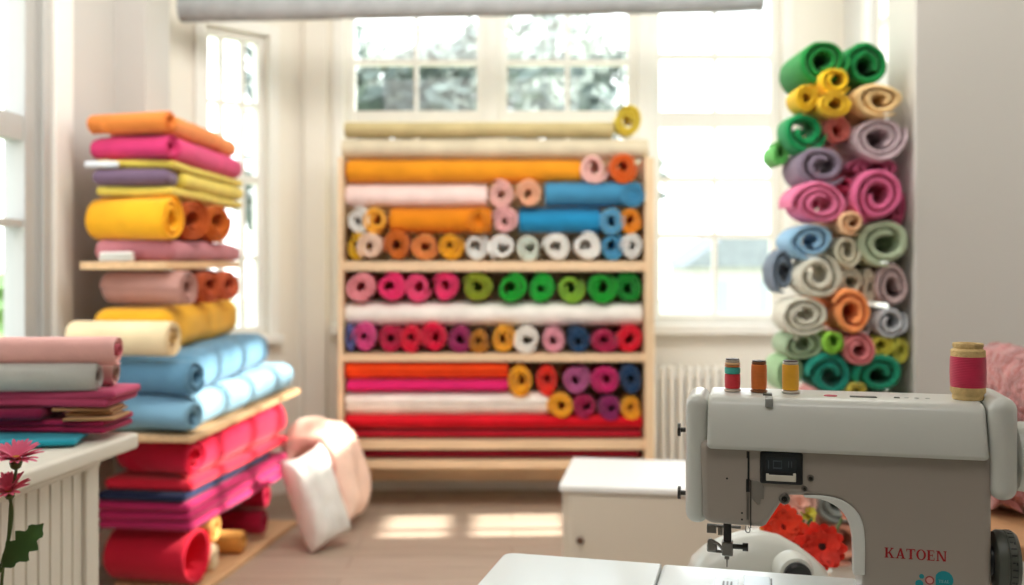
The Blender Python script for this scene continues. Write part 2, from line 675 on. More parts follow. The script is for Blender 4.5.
def tree(name, label, loc, rx, rz, h, seed, hx, leaves=900):
    rnd = random.Random(seed)
    rt = thing(name, label, 'tree', loc, 0, 'trees outside the windows')
    bm = B()
    tube(bm, [(0, 0, 0), (.1, 0, h * .45), (.05, .1, h * .8), (.2, 0, h)], [.22, .17, .1, .03], 10)
    for k in range(9):
        a = rnd.uniform(0, 6.28)
        z = h * rnd.uniform(.45, .8)
        d = Vector((math.cos(a), math.sin(a), .6)) * rx * rnd.uniform(.5, .9)
        tube(bm, [(.05, .05, z), Vector((.05, .05, z)) + d * .6, Vector((.05, .05, z)) + d + Vector((0, 0, .2))], [.07, .04, .015], 6)
    obj('trunk', bm, mat('bark_grey', '#4f4a45', .9, var=.2), rt)
    bm = B()
    blobs = [(Vector((rnd.gauss(0, .45) * rx, rnd.gauss(0, .45) * rx, h - rz * .9 + rnd.uniform(-.7, .6) * rz)), rnd.uniform(.3, .5)) for _ in range(16)]
    for i in range(leaves):
        c, s = rnd.choice(blobs)
        v = Vector((rnd.gauss(0, 1), rnd.gauss(0, 1), rnd.gauss(0, .8))).normalized() * s * rx * rnd.uniform(.6, 1)
        p = c + v
        a = Vector((rnd.gauss(0, 1), rnd.gauss(0, 1), rnd.gauss(0, 1))).normalized()
        b = a.orthogonal().normalized()
        sz = rnd.uniform(.12, .26)
        vs = [bm.verts.new(p + a * sz), bm.verts.new(p + b * sz * .45), bm.verts.new(p - a * sz), bm.verts.new(p - b * sz * .45)]
        bm.faces.new(vs)
    obj('crown', bm, mat('foliage_' + hx.lstrip('#'), hx, .7, var=.25, vscale=1.2), rt, smooth=False)
    return rt


tree('garden_tree', 'grey green round tree behind the two left panes of the back window', P(408, 260, 16) + Vector((0, 0, -4.7)), 2.4, 2.0, 8.5, 3, '#66736d', 4200)  # outside haze put into the greyed leaf colour, next tree too
tree('garden_tree', 'grey green spreading tree behind the middle back window above the shelves', P(548, 260, 24) + Vector((0, 0, -4.7)), 2.5, 2.7, 10.6, 9, '#66736d', 4200)
tree('garden_tree', 'low bushy green tree behind the lower panes of the near left window', P(2, 260, 9.5) + Vector((0, 0, -4.7)), 1.1, 1.3, 4.6, 21, '#7d9a62', 1600)

hs = thing('house', 'pale house with a grey pitched roof seen through the right back window', 'house', (P(745, 260, 30).x, 30, -3.5))
bm = B()
box(bm, -1.6, 1.6, 0, 4, 0, 4.6)
obj('wall', bm, mat('house_render_hazed', '#c9c6c2', .9), hs)  # house colours paled, outside haze put into them
bm = B()
prism(bm, [(-1.9, 4.5), (1.9, 4.5), (.5, 5.5), (-.5, 5.5)], -.3, 4.3)
obj('roof', bm, mat('house_roof_hazed', '#8b9094', .8, var=.15), hs)
bm = B()
for x in (-.8, .7):
    box(bm, x - .3, x + .3, -.03, .02, 3.1, 4.1)
obj('window', bm, mat('house_window_hazed', '#a5adb2', .3), hs)

# ------------------------------------------------------------------ central shelves
YS = 4.78
S = YS / F


def X(px):
    return (px - 512) * S


def Z(py):
    return H - (py - HOR) * S


sx0, sx1 = X(338), X(654)
rt = thing('shelving_unit', 'pale wooden open shelving unit packed with fabric rolls before the back windows', 'shelf', ((sx0 + sx1) / 2, YS, 0))
ox = (sx0 + sx1) / 2
D = .33


def sb(name, x0, x1, z0, z1, y0=0, y1=D, m=WOODL):
    bm = B()
    box(bm, x0 - ox, x1 - ox, y0, y1, z0, z1)
    obj(name, bm, m, rt, bevel=.002, segs=2)


sb('side_panel', sx0, X(343), 0, Z(157.5), -.01, D, WOODV)
sb('side_panel', X(645), sx1, 0, Z(157.5), -.01, D, WOODV)
boards = [(261.5, 271), (354, 361.5), (440.5, 449.5), (460.5, 468.5)]
for a, b in boards:
    sb('shelf_board', X(343), X(645), Z(b), Z(a))
sb('added_back_panel', X(343), X(645), .08, Z(150), D - .012, D, wood('pale_wood_back', '#ead2b0', 0))  # panel added to darken gaps and roll eyes; paled for light between


def bolt(label, hx, px0, px1, py0, py1, depth=.12, y=None, hole=.2):
    rz = (py1 - py0) / 2 * S * .97
    px0, px1 = max(px0, 344.5) if py0 > 137 else px0, min(px1, 643.5) if py0 > 137 else px1
    yc = YS + .012 + (depth / 2 if y is None else y)
    return roll('fabric_bolt', label, 'fabric bolt', 'long fabric bolts lying on the central shelves', hx,
                (X(px1), yc, Z((py0 + py1) / 2)), depth / 2, rz, (px1 - px0) * S, rotz=PI / 2, hole=hole, turns=3)


G1 = 'rolls end-on in the upper bay of the central shelves'
G2 = 'rolls end-on in the middle bays of the central shelves'
bolt('muted khaki bolt lying on top of all the central shelf fabrics', '#c3b283', 343, 614, 119, 136)
bolt('pale beige full width bolt just under the khaki top bolt', '#d6cab0', 340, 649, 136, 157, .16)
bolt('long orange full bolt under the pale beige one', '#e2921d', 343, 581, 157, 182, .15)
bolt('pale blush pink bolt under the long orange bolt', '#ecd2cd', 343, 487, 182, 207, .15)
ub = bolt('upper blue bolt right of the peach roll end', '#3f86ad', 545, 642, 181, 207, .15, hole=.1)
ob = bolt('short dark orange bolt between the golden roll and the pink roll', '#d98012', 389, 491, 207, 232, .15)
bolt('lower bright blue bolt left of the light blue roll end', '#1f84b4', 519, 601, 207, 233, .15)
bolt('white full width bolt under the row of pink and green rolls', '#ece7e0', 342, 645, 302, 326, .15)
bolt('bright orange red bolt at the left of the lower bay', '#f04a14', 344, 508, 363, 381, .13)
bolt('hot pink bolt squeezed between the orange red and white bolts', '#d81e6c', 346, 507, 381, 394, .12)
bolt('white bolt in the lower bay ending beside a golden roll', '#efe9e0', 343, 548, 394, 418, .14)
bolt('bright red full width bolt under the white bolt of the lower bay', '#d60f24', 344, 643, 416, 432, .15)
bolt('crimson full width bolt resting on the second lowest board', '#b00a24', 344, 643, 431.5, 440, .15)
bolt('dark crimson bolt in the slot under the lowest bay', '#8c0a26', 346, 640, 450, 460, .15)

for o, hx, px, r in ((ub, '#3f86ad', 633, 12.3), (ob, '#d98012', 479, 12)):
    obj('rolled_end', roll_bm(r * S, r * S, .08, .22, 2.0, px), fab(hx), o, (-.094, (o.location.x - X(px)), 0), -PI / 2, angle=50)
rolls = [
    # px, py, rx, ry, colour, label
    (628, 120, 14, 15, '#d9bf3c', 'olive yellow roll sitting on the very top right of the shelves', G1),
    (594, 168, 14.5, 14.5, '#efbfb8', 'pale pink roll end between the long orange bolt and orange red roll', G1),
    (624, 167, 14.5, 15, '#e0651a', 'orange red roll end at the right end of the third row', G1),
    (500, 194, 13.5, 13.5, '#eebcb4', 'pale pink roll end right of the blush pink bolt', G1),
    (529, 194, 14, 13.5, '#f0b592', 'peach roll end left of the upper blue bolt', G1),
    (349, 220, 12, 13, '#e4e2de', 'white roll end at the left of the dark orange bolt row', G1),
    (375, 220, 13, 13, '#efab36', 'golden roll end just left of the short dark orange bolt', G1),
    (505, 220, 13.5, 13.5, '#efb6b6', 'pink roll end between the dark orange and bright blue bolts', G1),
    (612, 220, 13, 13.5, '#5fa3c8', 'light blue roll end right of the bright blue bolt', G1),
    (637, 220, 11.5, 12.5, '#e8901f', 'orange roll end at the right of the bright blue bolt row', G1),
    (348, 247, 10.5, 13, '#d9ac1c', 'mustard roll end first in the bottom row above the top board', G1),
    (370, 247, 13, 14, '#f0d2bd', 'cream peach roll end second in the row above the top board', G1),
    (397, 246, 13, 14.5, '#cc6a1c', 'rust brown roll end third in the row above the top board', G1),
    (424, 246, 13.5, 13.5, '#e38c4a', 'light orange roll end between the rust and yellow gold rolls', G1),
    (450, 246, 13, 13.5, '#f0ab17', 'yellow gold roll end just left of the white rolls', G1),
    (476, 247, 12.5, 13.5, '#e6e6e2', 'white roll end right beside the yellow gold roll', G1),
    (502, 248, 13, 13, '#efefeb', 'white roll end under the pink roll, second of the white rolls', G1),
    (529, 248, 13, 13, '#dbe3d6', 'greenish white roll end in the middle of the white rolls', G1),
    (557, 248, 14, 13, '#f2efe9', 'bright white roll end right of the greenish white one', G1),
    (587, 247, 14, 14, '#efede8', 'large white roll end just left of the sky blue roll', G1),
    (613, 247, 12.5, 13.5, '#4f9cc4', 'sky blue roll end in the row of white rolls', G1),
    (637, 247, 11, 13, '#e3e1dd', 'white roll end at the far right, right of the sky blue roll', G1),
    (359, 287, 16, 14.5, '#f19aa3', 'pale salmon pink roll end first of the pink and green row', G2),
    (390, 287, 14, 14, '#e6306e', 'hot pink roll end right of the pale salmon roll', G2),
    (417, 287, 13.5, 14, '#ec4a7e', 'hot pink roll end in the middle of the three hot pinks', G2),
    (445, 287, 14, 14, '#ea3672', 'hot pink roll end just left of the olive roll', G2),
    (477, 288, 15.5, 14, '#8a9a1e', 'olive green roll end between hot pink and bright green rolls', G2),
    (511, 288, 15.5, 14, '#0fa32a', 'bright green roll end right of the olive roll', G2),
    (541, 288, 14, 14, '#16ae35', 'bright green roll end left of the yellow green roll', G2),
    (571, 289, 14.5, 13.5, '#7fb032', 'yellow green roll end between bright green rolls', G2),
    (602, 288, 15.5, 15, '#0c9a26', 'bright green roll end right of the yellow green roll', G2),
    (631, 288, 13.5, 15, '#0a8a2a', 'deep green roll end at the far right of the pink and green row', G2),
    (347, 339, 5, 13.5, '#5a5f98', 'narrow indigo roll at the far left under the white bolt', G2),
    (364, 339, 12.5, 14.5, '#d84a8c', 'orchid pink roll end right of the narrow indigo roll', G2),
    (389, 339, 12.5, 14.5, '#c41c4c', 'crimson roll end between the orchid and scarlet rolls', G2),
    (411, 339, 10.5, 14, '#d9143a', 'narrow scarlet roll end squeezed left of the large bright red roll', G2),
    (434, 338, 13.5, 15, '#e21144', 'large bright red roll end left of the plum roll', G2),
    (460, 339, 12, 13.5, '#9c2660', 'plum roll end left of the brown ochre roll', G2),
    (479, 342, 11, 11.5, '#bd7a1c', 'small brown ochre roll end beside the plum roll', G2),
    (503, 339, 12, 14.5, '#efa92d', 'golden roll end left of the cream white roll under the white bolt', G2),
    (527, 341, 13.5, 13.5, '#ece7de', 'cream white roll end between golden and pale pink rolls', G2),
    (553, 341, 11.5, 13, '#e9a0b0', 'pale pink roll end left of the navy roll under the white bolt', G2),
    (578, 342, 13, 12, '#1c466e', 'navy roll end between pale pink and raspberry rolls', G2),
    (605, 342, 13.5, 12, '#b3174c', 'raspberry roll end right of the navy roll under the white bolt', G2),
    (631, 341, 13.5, 13, '#e31030', 'scarlet roll end at the far right under the white bolt', G2),
    (521, 381, 14, 15, '#f2a91e', 'golden roll end right of the bright orange red bolt', G2),
    (548, 381, 11.5, 15, '#ea2f1c', 'orange red roll end between the golden and mauve rolls', G2),
    (576, 380, 13.5, 14, '#b5598f', 'mauve roll end left of the magenta roll in the lower bay', G2),
    (607, 381, 14.5, 14, '#cc2470', 'magenta roll end left of the dark blue roll in the lower bay', G2),
    (634, 381, 11.5, 14, '#1e3f66', 'dark blue roll end at the far right of the lower bay', G2),
    (561, 407, 12.5, 12.5, '#f0a822', 'golden roll end right of the white bolt in the lower bay', G2),
    (586, 407, 12, 12, '#a3184e', 'wine red roll end under the mauve roll in the lower bay', G2),
    (611, 408, 13, 11.5, '#8c2060', 'purple roll end under the magenta roll in the lower bay', G2),
    (635, 408, 11, 11.5, '#eea524', 'golden roll end under the dark blue roll in the lower bay', G2),
]
rr = random.Random(5)
for (px, py, rx, ry, hx, lab, g) in rolls:
    px = min(max(px, 344 + rx * 1.1), 644 - rx * 1.1) if py > 130 else px
    for bt in (261.5, 354, 440.5):
        if py < bt:
            py = min(py, bt - ry * 1.09)
            break
    for bb in (449.5, 361.5, 271):
        if py > bb:
            py = max(py, bb + ry * 1.09)
            break
    lenr = .16 if py == 120 else rr.uniform(.22, .27)
    roll('fabric_roll', lab, 'fabric roll', g, hx, (X(px), YS + rr.uniform(-.005, .02), Z(py)), rx * S * .985, ry * S * .985, lenr,
         hole=rr.uniform(.14, .24), turns=rr.uniform(1.6, 2.6))

# ------------------------------------------------------------------ tall pile of rolls in the niche on the right
YN = 3.12
SN = YN / F
GN = 'fabric rolls piled up against the partition'
niche = [
    (825, 60, 24, 22, '#17863a', 'large green roll topmost left of the pile beside the window', 0),
    (869, 64, 21, 22, '#0f7c3c', 'large green roll topmost right of the pile, next to the partition', .02),
    (833, 82, 16, 12.5, '#f0c51e', 'yellow roll directly under the topmost left green roll', -.04),
    (804, 98, 11.5, 12.5, '#e8bb1a', 'small mustard yellow roll at the left edge near the pile top', -.03),
    (830, 106, 17, 12, '#ecc02c', 'flattened yellow roll right of the small mustard one', -.05),
    (879, 100, 27, 16, '#edcb92', 'wide peach cream roll under the topmost right green roll', -.03),
    (806, 131, 21, 20, '#159052', 'emerald roll below the small mustard yellow roll', 0),
    (788, 150, 9, 12, '#62bd5c', 'light green fold peeking out left of the emerald roll', .1),
    (841, 129, 14, 15, '#ee8a82', 'coral roll right of the emerald roll', .02),
    (879, 138, 26, 22, '#cbb6bd', 'pale lilac grey roll under the wide peach cream roll', -.02),
    (822, 166, 26, 20, '#8b7d90', 'grey purple roll below the emerald roll', -.01),
    (878, 167, 26, 10, '#c66588', 'flat raspberry rose roll squeezed under the pale lilac grey roll', .04),
    (848, 184, 9, 8, '#da567f', 'tiny bright pink roll in the gap right of the grey purple roll', .03),
    (818, 204, 27, 20, '#e0759d', 'big candy pink roll at the left under the grey purple roll', -.03),
    (876, 196, 25, 25, '#d5648f', 'big rose pink roll at the right under the raspberry rose roll', -.04),
    (903, 205, 7, 20, '#c75d83', 'narrow rose strip roll between the big rose roll and the partition', .05),
    (849, 223, 14, 11, '#f0c397', 'small peach roll in the middle under the two big pink rolls', -.05),
    (811, 241, 23, 17, '#8fbad8', 'light blue roll under the big candy pink roll', -.02),
    (884, 243, 25, 23, '#b1c0a2', 'sage grey roll at the right under the big rose pink roll', -.03),
    (846, 251, 13, 17, '#d5d0b8', 'upright cream roll between the light blue and sage grey rolls', -.02),
    (852, 281, 12, 14, '#d8d3c0', 'cream grey flattened roll below the upright cream roll', .01),
    (871, 287, 7, 17, '#ddd5c2', 'narrow ivory roll left of the dusky mauve roll', .02),
    (788, 271, 11, 22, '#6f7d8d', 'slate blue roll at the left edge below the light blue roll', .06),
    (816, 276, 24, 21, '#d2cfbe', 'stone coloured roll right of the slate blue roll', -.03),
    (893, 286, 16, 21, '#bca6a6', 'dusky mauve roll at the right below the sage grey roll', -.01),
    (804, 315, 24, 19, '#d4d2c2', 'off white roll at the left below the stone coloured roll', -.03),
    (848, 312, 19, 21, '#f5985a', 'orange roll in the middle of the lower pile', -.05),
    (890, 322, 17, 15, '#bfc4c9', 'silver grey roll at the right below the dusky mauve roll', -.01),
    (867, 327, 6, 10, '#d3dade', 'thin icy white roll between the orange and silver grey rolls', .02),
    (801, 345, 22, 14, '#a0b795', 'sage green roll at the left below the off white roll', -.01),
    (829, 341, 9, 11.5, '#8ac63c', 'small lime green roll below the orange roll', -.05),
    (855, 349, 16, 16, '#e2868a', 'salmon pink roll below and right of the orange roll', -.04),
    (882, 346, 10, 11, '#d4d04c', 'small yellow green roll right of the salmon pink roll', -.01),
    (900, 350, 9, 13, '#c9c852', 'yellow green roll by the partition below the silver grey roll', .0),
    (829, 375, 22, 21, '#1f8b78', 'teal roll at the lower left behind the yellow thread spool', -.03),
    (878, 374, 25, 18, '#1b8d6c', 'wide sea green roll at the lower right of the pile', -.03),
    (855, 389, 9, 8, '#cbba4e', 'small mustard roll between the teal and sea green rolls', -.04),
    (792, 374, 14, 17, '#9cbf90', 'pale green roll at the left just above the machine', .02),
    (803, 416, 23, 22, '#8d9089', 'grey roll hidden behind the machine arm, left column', 0),
    (850, 416, 22, 22, '#c98a86', 'dusky pink roll hidden behind the machine arm, middle column', 0),
    (892, 412, 18, 20, '#9aa79c', 'grey green roll hidden behind the machine arm by the partition', 0),
    (803, 460, 22, 22, '#d8a39b', 'pale rose roll hidden behind the machine arm, left column', 0),
    (850, 460, 23, 22, '#8b8f8c', 'stone grey roll hidden behind the machine arm, middle column', 0),
    (893, 457, 18, 22, '#d8b8a8', 'blush roll hidden behind the machine arm by the partition', 0),
    (795, 503, 20, 20, '#e2b5a6', 'pale peach pink roll seen through the machine throat above the left red flower', -.03),
    (838, 504, 22, 20, '#8e9591', 'cool grey roll seen through the machine throat above the right red flower', 0),
    (885, 501, 22, 21, '#c9a08c', 'tan pink roll behind the machine column', 0),
    (797, 545, 23, 22, '#a89f98', 'taupe roll low in the pile behind the red flowers', 0),
    (843, 545, 22, 21, '#d99a84', 'terracotta pink roll low in the pile right of the red flowers', 0),
    (887, 544, 21, 22, '#b5b3a8', 'grey beige roll low in the pile behind the machine column', 0),
]
rr = random.Random(11)
for (px, py, rx, ry, hx, lab, dy) in niche:
    roll('fabric_roll', lab, 'fabric roll', GN, hx, ((px - 512) * SN, YN + dy * .8, H - (py - HOR) * SN), rx * SN * 1.03, ry * SN * 1.03,
         (rr.uniform(.12, .16) if px < 822 else rr.uniform(.18, .23)) + (.07 if py < 75 else 0) + (.15 if px > 835 else 0), hole=rr.uniform(.14, .26), turns=rr.uniform(1.5, 2.4), hxs=rr.uniform(.7, 1.1), fuzz=.003)
zt = H - (567 - HOR) * SN
rt = thing('storage_box', 'low white box under the tall pile of rolls', 'box', ((845 - 512) * SN, YN + .25, 0))
bm = B()
box(bm, -.205, .205, -.22, .22, 0, zt - .02)
obj('body', bm, TRIM, rt, bevel=.004)
bm = B()
box(bm, -.21, .21, -.225, .225, zt - .02, zt)
obj('lid', bm, TRIM, rt, bevel=.004)

# ------------------------------------------------------------------ fabric stack on the left
GL = 'fabrics in the tall left stack'
XS0 = -1.5


def zf(py, d=3.54):
    return H - (py - HOR) * d / F


YAW = R_(-4.3)
# bottom shelf and the pile on it
fold_args = dict(cat='folded fabric', group=GL)
rt = thing('wooden_board', 'pale wooden board on the floor under the red fabrics', 'board', (-1.11, 3.62, 0), R_(-8))
bm = B()
box(bm, -.36, 0, 0, .93, 0, .022)
obj('plank', bm, WOODY, rt, bevel=.003)
roll('fabric_roll', 'large crimson open roll lowest in the left stack', 'fabric roll', GL, '#bf1230', (-1.145, 3.62, .135), .095, .104, .32, rotz=PI / 2 - .22, hole=.70, turns=1.2, hxs=1)
for (px, py, d, r, hx, lab, L) in (
        (216, 527, 3.86, .052, '#d9a45c', 'tan roll upper of the small rolls right of the large crimson roll', .28),
        (214, 556, 3.80, .050, '#ead6b4', 'cream crumpled roll below the tan roll on the floor board', .26),
        (243, 541, 4.02, .043, '#cf9448', 'ochre brown roll behind the cream crumpled roll', .28),
        (266, 496, 4.28, .055, '#b3163e', 'upper crimson roll at the far end of the floor board', .28),
        (264, 522, 4.22, .052, '#a51238', 'lower crimson roll at the far end of the floor board', .28)):
    p = P(px, py, d)
    roll('fabric_roll', lab, 'fabric roll', GL, hx, (p.x, p.y, max(p.z, r + .024)), r, r, L, rotz=PI / 2 - .1, fuzz=.002)
fold('folded_fabric', 'magenta folded fabric above the large crimson open roll', hx='#b0215a', x0=-1.5, x1=-1.13, y0=3.50, y1=4.47, z0=.247, z1=.352, layers=3, yaw=R_(-8), pivot=(-1.13, 3.5), **fold_args)
fold('folded_fabric', 'navy folded cloth in a thin layer under the flat red cloth', hx='#1f2748', x0=-1.49, x1=-1.145, y0=3.49, y1=4.3, z0=.353, z1=.386, layers=1, yaw=R_(-8), pivot=(-1.145, 3.49), **fold_args)
fold('folded_fabric', 'flat red folded cloth between navy cloth and the thick crimson bolt', hx='#cf1f38', x0=-1.47, x1=-1.125, y0=3.51, y1=4.47, z0=.387, z1=.428, layers=1, yaw=R_(-8), pivot=(-1.125, 3.51), **fold_args)
o = fold('folded_fabric', 'thick crimson folded bolt directly under the wooden board of blue fabrics', hx='#c4143a', x0=-1.46, x1=-1.13, y0=3.56, y1=4.5, z0=.429, z1=.582, layers=1, r=.06, wob=.010, yaw=R_(-8), pivot=(-1.13, 3.56), **fold_args)
obj('rolled_edge', roll_bm(.062, .064, .32, .3, 2, 77), fab('#c4143a'), o, (.005, -.004, .078), PI / 2 - .28, angle=50)
# board with the blues
rt = thing('wooden_board', 'pale wooden board under the two blue folded fabrics', 'board', (-1.09, 3.40, .585), YAW)
bm = B()
box(bm, -.46, .0, 0, 1.28, 0, .022)
obj('plank', bm, WOODY, rt, bevel=.003)
o = fold('folded_fabric', 'lower light blue folded fabric lying on the wooden board', hx='#7aa3b9', x0=-1.53, x1=-1.095, y0=3.43, y1=4.66, z0=.609, z1=.735, layers=1, r=.055, yaw=YAW, pivot=(-1.095, 3.43), wob=.012, **fold_args)
obj('rolled_edge', roll_bm(.052, .053, .40, .2, 1.8, 78), fab('#7aa3b9'), o, (.008, -.01, .060), PI / 2 - .28, angle=50)
o = fold('folded_fabric', 'upper blue folded fabric under the mustard and cream rolls', hx='#628fab', x0=-1.54, x1=-1.105, y0=3.46, y1=4.5, z0=.737, z1=.882, layers=1, r=.06, yaw=R_(-1), pivot=(-1.105, 3.46), wob=.014, **fold_args)
obj('rolled_edge', roll_bm(.060, .061, .40, .2, 1.8, 79), fab('#628fab'), o, (.008, -.01, .070), PI / 2 - .28, angle=50)
# the upper stack
roll('fabric_roll', 'cream roll in front of the mustard folded fabric', 'fabric roll', GL, '#e9d0a6', (-1.15, 3.39, .945), .056, .057, .38, rotz=PI / 2 - .2, hole=.34, turns=2.6, hxs=1, core=CARD)
fold('folded_fabric', 'mustard yellow folded fabric behind the cream roll', hx='#e5a824', x0=-1.5, x1=-1.20, y0=3.50, y1=4.42, z0=.885, z1=1.042, layers=1, r=.055, wob=.008, **fold_args)
roll('fabric_roll', 'dusty brown pink roll under the upper wooden board', 'fabric roll', GL, '#b98a80', (-1.16, 3.58, 1.107), .061, .061, .33, rotz=PI / 2 - .28, hole=.28, turns=3)
for y, hx, lab in ((3.86, '#b9532c', 'rust roll just right of the dusty brown pink roll'), (4.12, '#c8613f', 'brick orange roll at the far end beside the rust roll under the board'), (4.3, '#b9532c', 'rust roll hidden behind the brick orange roll')):
    roll('fabric_roll', lab, 'fabric roll', GL, hx, (-1.17 if y < 4.2 else -1.29, y, 1.107), .060, .061, .22, rotz=PI / 2 - .5, hole=.3)
rt = thing('wooden_board', 'narrow wooden board high in the left stack under mauve fabric', 'board', (-1.21, 3.50, 1.176), 0)
bm = B()
box(bm, -.31, 0, 0, .93, 0, .028)
obj('plank', bm, WOODY, rt, bevel=.003)
fold('folded_fabric', 'dusty mauve folded fabric lying on the high wooden board', hx='#b9747c', x0=-1.5, x1=-1.20, y0=3.53, y1=4.45, z0=1.206, z1=1.278, layers=1, wob=.012, **fold_args)
fold('paper_sleeve', 'crumpled white slip under the front of the dusty mauve fabric', cat='paper slip', group=None, hx='#e9e6df', x0=-1.46, x1=-1.33, y0=3.495, y1=3.528, z0=1.206, z1=1.24, layers=2, wob=.006)
roll('fabric_roll', 'bright yellow roll facing left under the olive yellow fold', 'fabric roll', GL, '#f2ac1c', (-1.205, 3.53, 1.360), .077, .077, .32, rotz=PI / 2 - .28, hole=.24, turns=2.2)
for y, hx, lab in ((3.73, '#b5511a', 'dark rust roll right beside the bright yellow roll'), (4.03, '#c0601c', 'rust orange roll right of the dark rust roll'), (4.27, '#b5511a', 'rust roll tucked behind the rust orange roll')):
    roll('fabric_roll', lab, 'fabric roll', GL, hx, (-1.19 if y < 4.1 else -1.29, y, 1.360), .076, .076, .24, rotz=PI / 2 - .5, hole=.3)
o = fold('folded_fabric', 'olive yellow folded fabric wrapped around the mauve insert', hx='#dcc456', x0=-1.5, x1=-1.205, y0=3.55, y1=4.5, z0=1.441, z1=1.474, layers=1, **fold_args)
SEED[0] += 1
obj('upper_layer', fold_bm(-.295, 0, 0, .95, 0, .028, 1, SEED[0]), fab('#dcc456'), o, (0, 0, .098))
obj('back_fold', fold_bm(-.29, .0, .12, .95, 0, .062, 1, SEED[0] + 3), fab('#dcc456'), o, (0, 0, .034))
fold('folded_fabric', 'dull purple folded cloth held inside the olive yellow fabric', hx='#705a70', x0=-1.51, x1=-1.21, y0=3.52, y1=3.66, z0=1.476, z1=1.536, layers=1, **fold_args)
fold('paper_sleeve', 'white paper strip above the dull purple cloth', cat='paper slip', group=None, hx='#dfe2e8', x0=-1.52, x1=-1.39, y0=3.52, y1=3.548, z0=1.538, z1=1.562, layers=1, wob=.001)
o = fold('folded_fabric', 'raspberry pink folded bolt second from the top of the left stack', hx='#d2366f', x0=-1.5, x1=-1.20, y0=3.58, y1=4.47, z0=1.57, z1=1.662, layers=1, r=.042, wob=.007, **fold_args)
obj('rolled_edge', roll_bm(.041, .041, .32, .25, 2.2, 31), fab('#d2366f'), o, (-.012, -.03, .047), PI / 2 - .30, angle=50)
o = fold('folded_fabric', 'orange folded bolt on the very top of the left stack', hx='#e5853a', x0=-1.5, x1=-1.205, y0=3.56, y1=4.42, z0=1.664, z1=1.74, layers=1, r=.036, wob=.008, **fold_args)
obj('rolled_edge', roll_bm(.034, .034, .33, .25, 2.2, 33), fab('#e5853a'), o, (-.008, -.03, .04), PI / 2 - .30, angle=50)

# white pillow leaning against the stack
bm = B()
n = 22
grid = {}
W2, H2, T2 = .105, .205, .08
for side in (1, -1):
    for i in range(n + 1):
        for j in range(n + 1):
            u, v = -1 + 2 * i / n, -1 + 2 * j / n
            e = max(0, (1 - u ** 4) * (1 - v ** 4)) ** .5
            edge = (i in (0, n) or j in (0, n))
            if edge and side == -1:
                grid[(side, i, j)] = grid[(1, i, j)]
                continue
            pin = 1 - .10 * (abs(u) ** 2) * (1 - abs(v) ** 2) * 0 - .08 * (1 - v * v) * (abs(u) ** 6)
            pin2 = 1 - .12 * (1 - u * u) * (abs(v) ** 6)
            wr = .012 * noise.noise(Vector((u * 3, v * 3, side * 2.1))) * e
            grid[(side, i, j)] = bm.verts.new((u * W2 * pin, side * (T2 * e) + wr, v * H2 * pin2))
for side in (1, -1):
    for i in range(n):
        for j in range(n):
            q = [grid[(side, i, j)], grid[(side, i + 1, j)], grid[(side, i + 1, j + 1)], grid[(side, i, j + 1)]]
            bm.faces.new(q)
o = obj('pillow', bm, fab('#ecebe6'), None, P(316, 496, 4.16) + Vector((0, 0, 0)), angle=80)
o.rotation_euler = (R_(-12), R_(-13), R_(50))
o.location.z = .218
tag(o, 'white pillow standing on the floor leaning against the left stack', 'pillow')


def drape(name, label, path, width, thick, hx, wdir, seed):
    """puffy band of cloth following a path"""
    pts = curve_pts(path, 7)
    wdir = Vector(wdir).normalized()
    bm = B()
    rings = []
    m = 26
    for i, p in enumerate(pts):
        t = (pts[min(i + 1, len(pts) - 1)] - pts[max(i - 1, 0)]).normalized()
        nrm = t.cross(wdir).normalized()
        f = i / (len(pts) - 1)
        endf = min(1, .35 + 4 * f, .35 + 4 * (1 - f))
        ring = []
        for k in range(m):
            a = 2 * PI * k / m
            ca, sa = math.cos(a), math.sin(a)
            s = (abs(ca) ** .7) * (1 if ca > 0 else -1)
            w = width / 2 * s * (1 + .06 * math.sin(f * 9 + seed))
            h = thick / 2 * sa * endf * (1 + .3 * math.sin(ca * 6 + f * 3 + seed))
            co = p + wdir * w + nrm * h
            co += noise.noise_vector(co * 9 + Vector((seed, 0, 0))) * .022 + noise.noise_vector(co * 22) * .008
            ring.append(bm.verts.new(co))
        rings.append(ring)
    for a, b in zip(rings, rings[1:]):
        for k in range(m):
            bm.faces.new([a[k], a[(k + 1) % m], b[(k + 1) % m], b[k]])
    bm.faces.new(rings[0][::-1])
    bm.faces.new(rings[-1])
    return obj(name, bm, fab(hx), None, angle=70)


o = drape('blanket', '', [(-1.0, 4.62, .27), (-.985, 4.62, .35), (-.92, 4.61, .405), (-.83, 4.60, .385), (-.765, 4.56, .27), (-.735, 4.51, .12), (-.72, 4.48, .06)],
          .28, .13, '#f1cfbb', (.15, 1, 0), 2)
tag(o, 'peach puffy blanket arching from the left stack down to the floor behind the pillow', 'blanket')

# ------------------------------------------------------------------ white cabinet
ca = P(561, 485, 3.3)
rt = thing('cabinet', 'low white cabinet on the floor in front of the radiator', 'cabinet', (ca.x, 3.3, 0), R_(-9))
hz = ca.z
CABM = mat('cabinet_paint_shaded', '#dacfbe', .5, var=.012)  # shade of the white front put into the paint; top stays white
bm = B()
box(bm, .004, .60, .012, .46, 0, hz - .022)
obj('body', bm, CABM, rt, bevel=.003)
bm = B()
box(bm, -.006, .61, -.004, .47, hz - .022, hz)
obj('top_panel', bm, mat('cabinet_top', '#f0efec', .4, var=.01), rt, bevel=.004)
bm = B()
box(bm, .03, .59, 0, .014, .04, hz - .032)
dr = obj('door', bm, CABM, rt, bevel=.003)
bm = B()
lathe(bm, [(.004, 0), (.004, .012), (.012, .018), (.013, .024), (.008, .029), (0.0001, .03)], 20, Matrix.Translation((.065, .001, H - (538 - HOR) * 3.3 / F)) @ Matrix.Rotation(PI / 2, 4, 'X'))
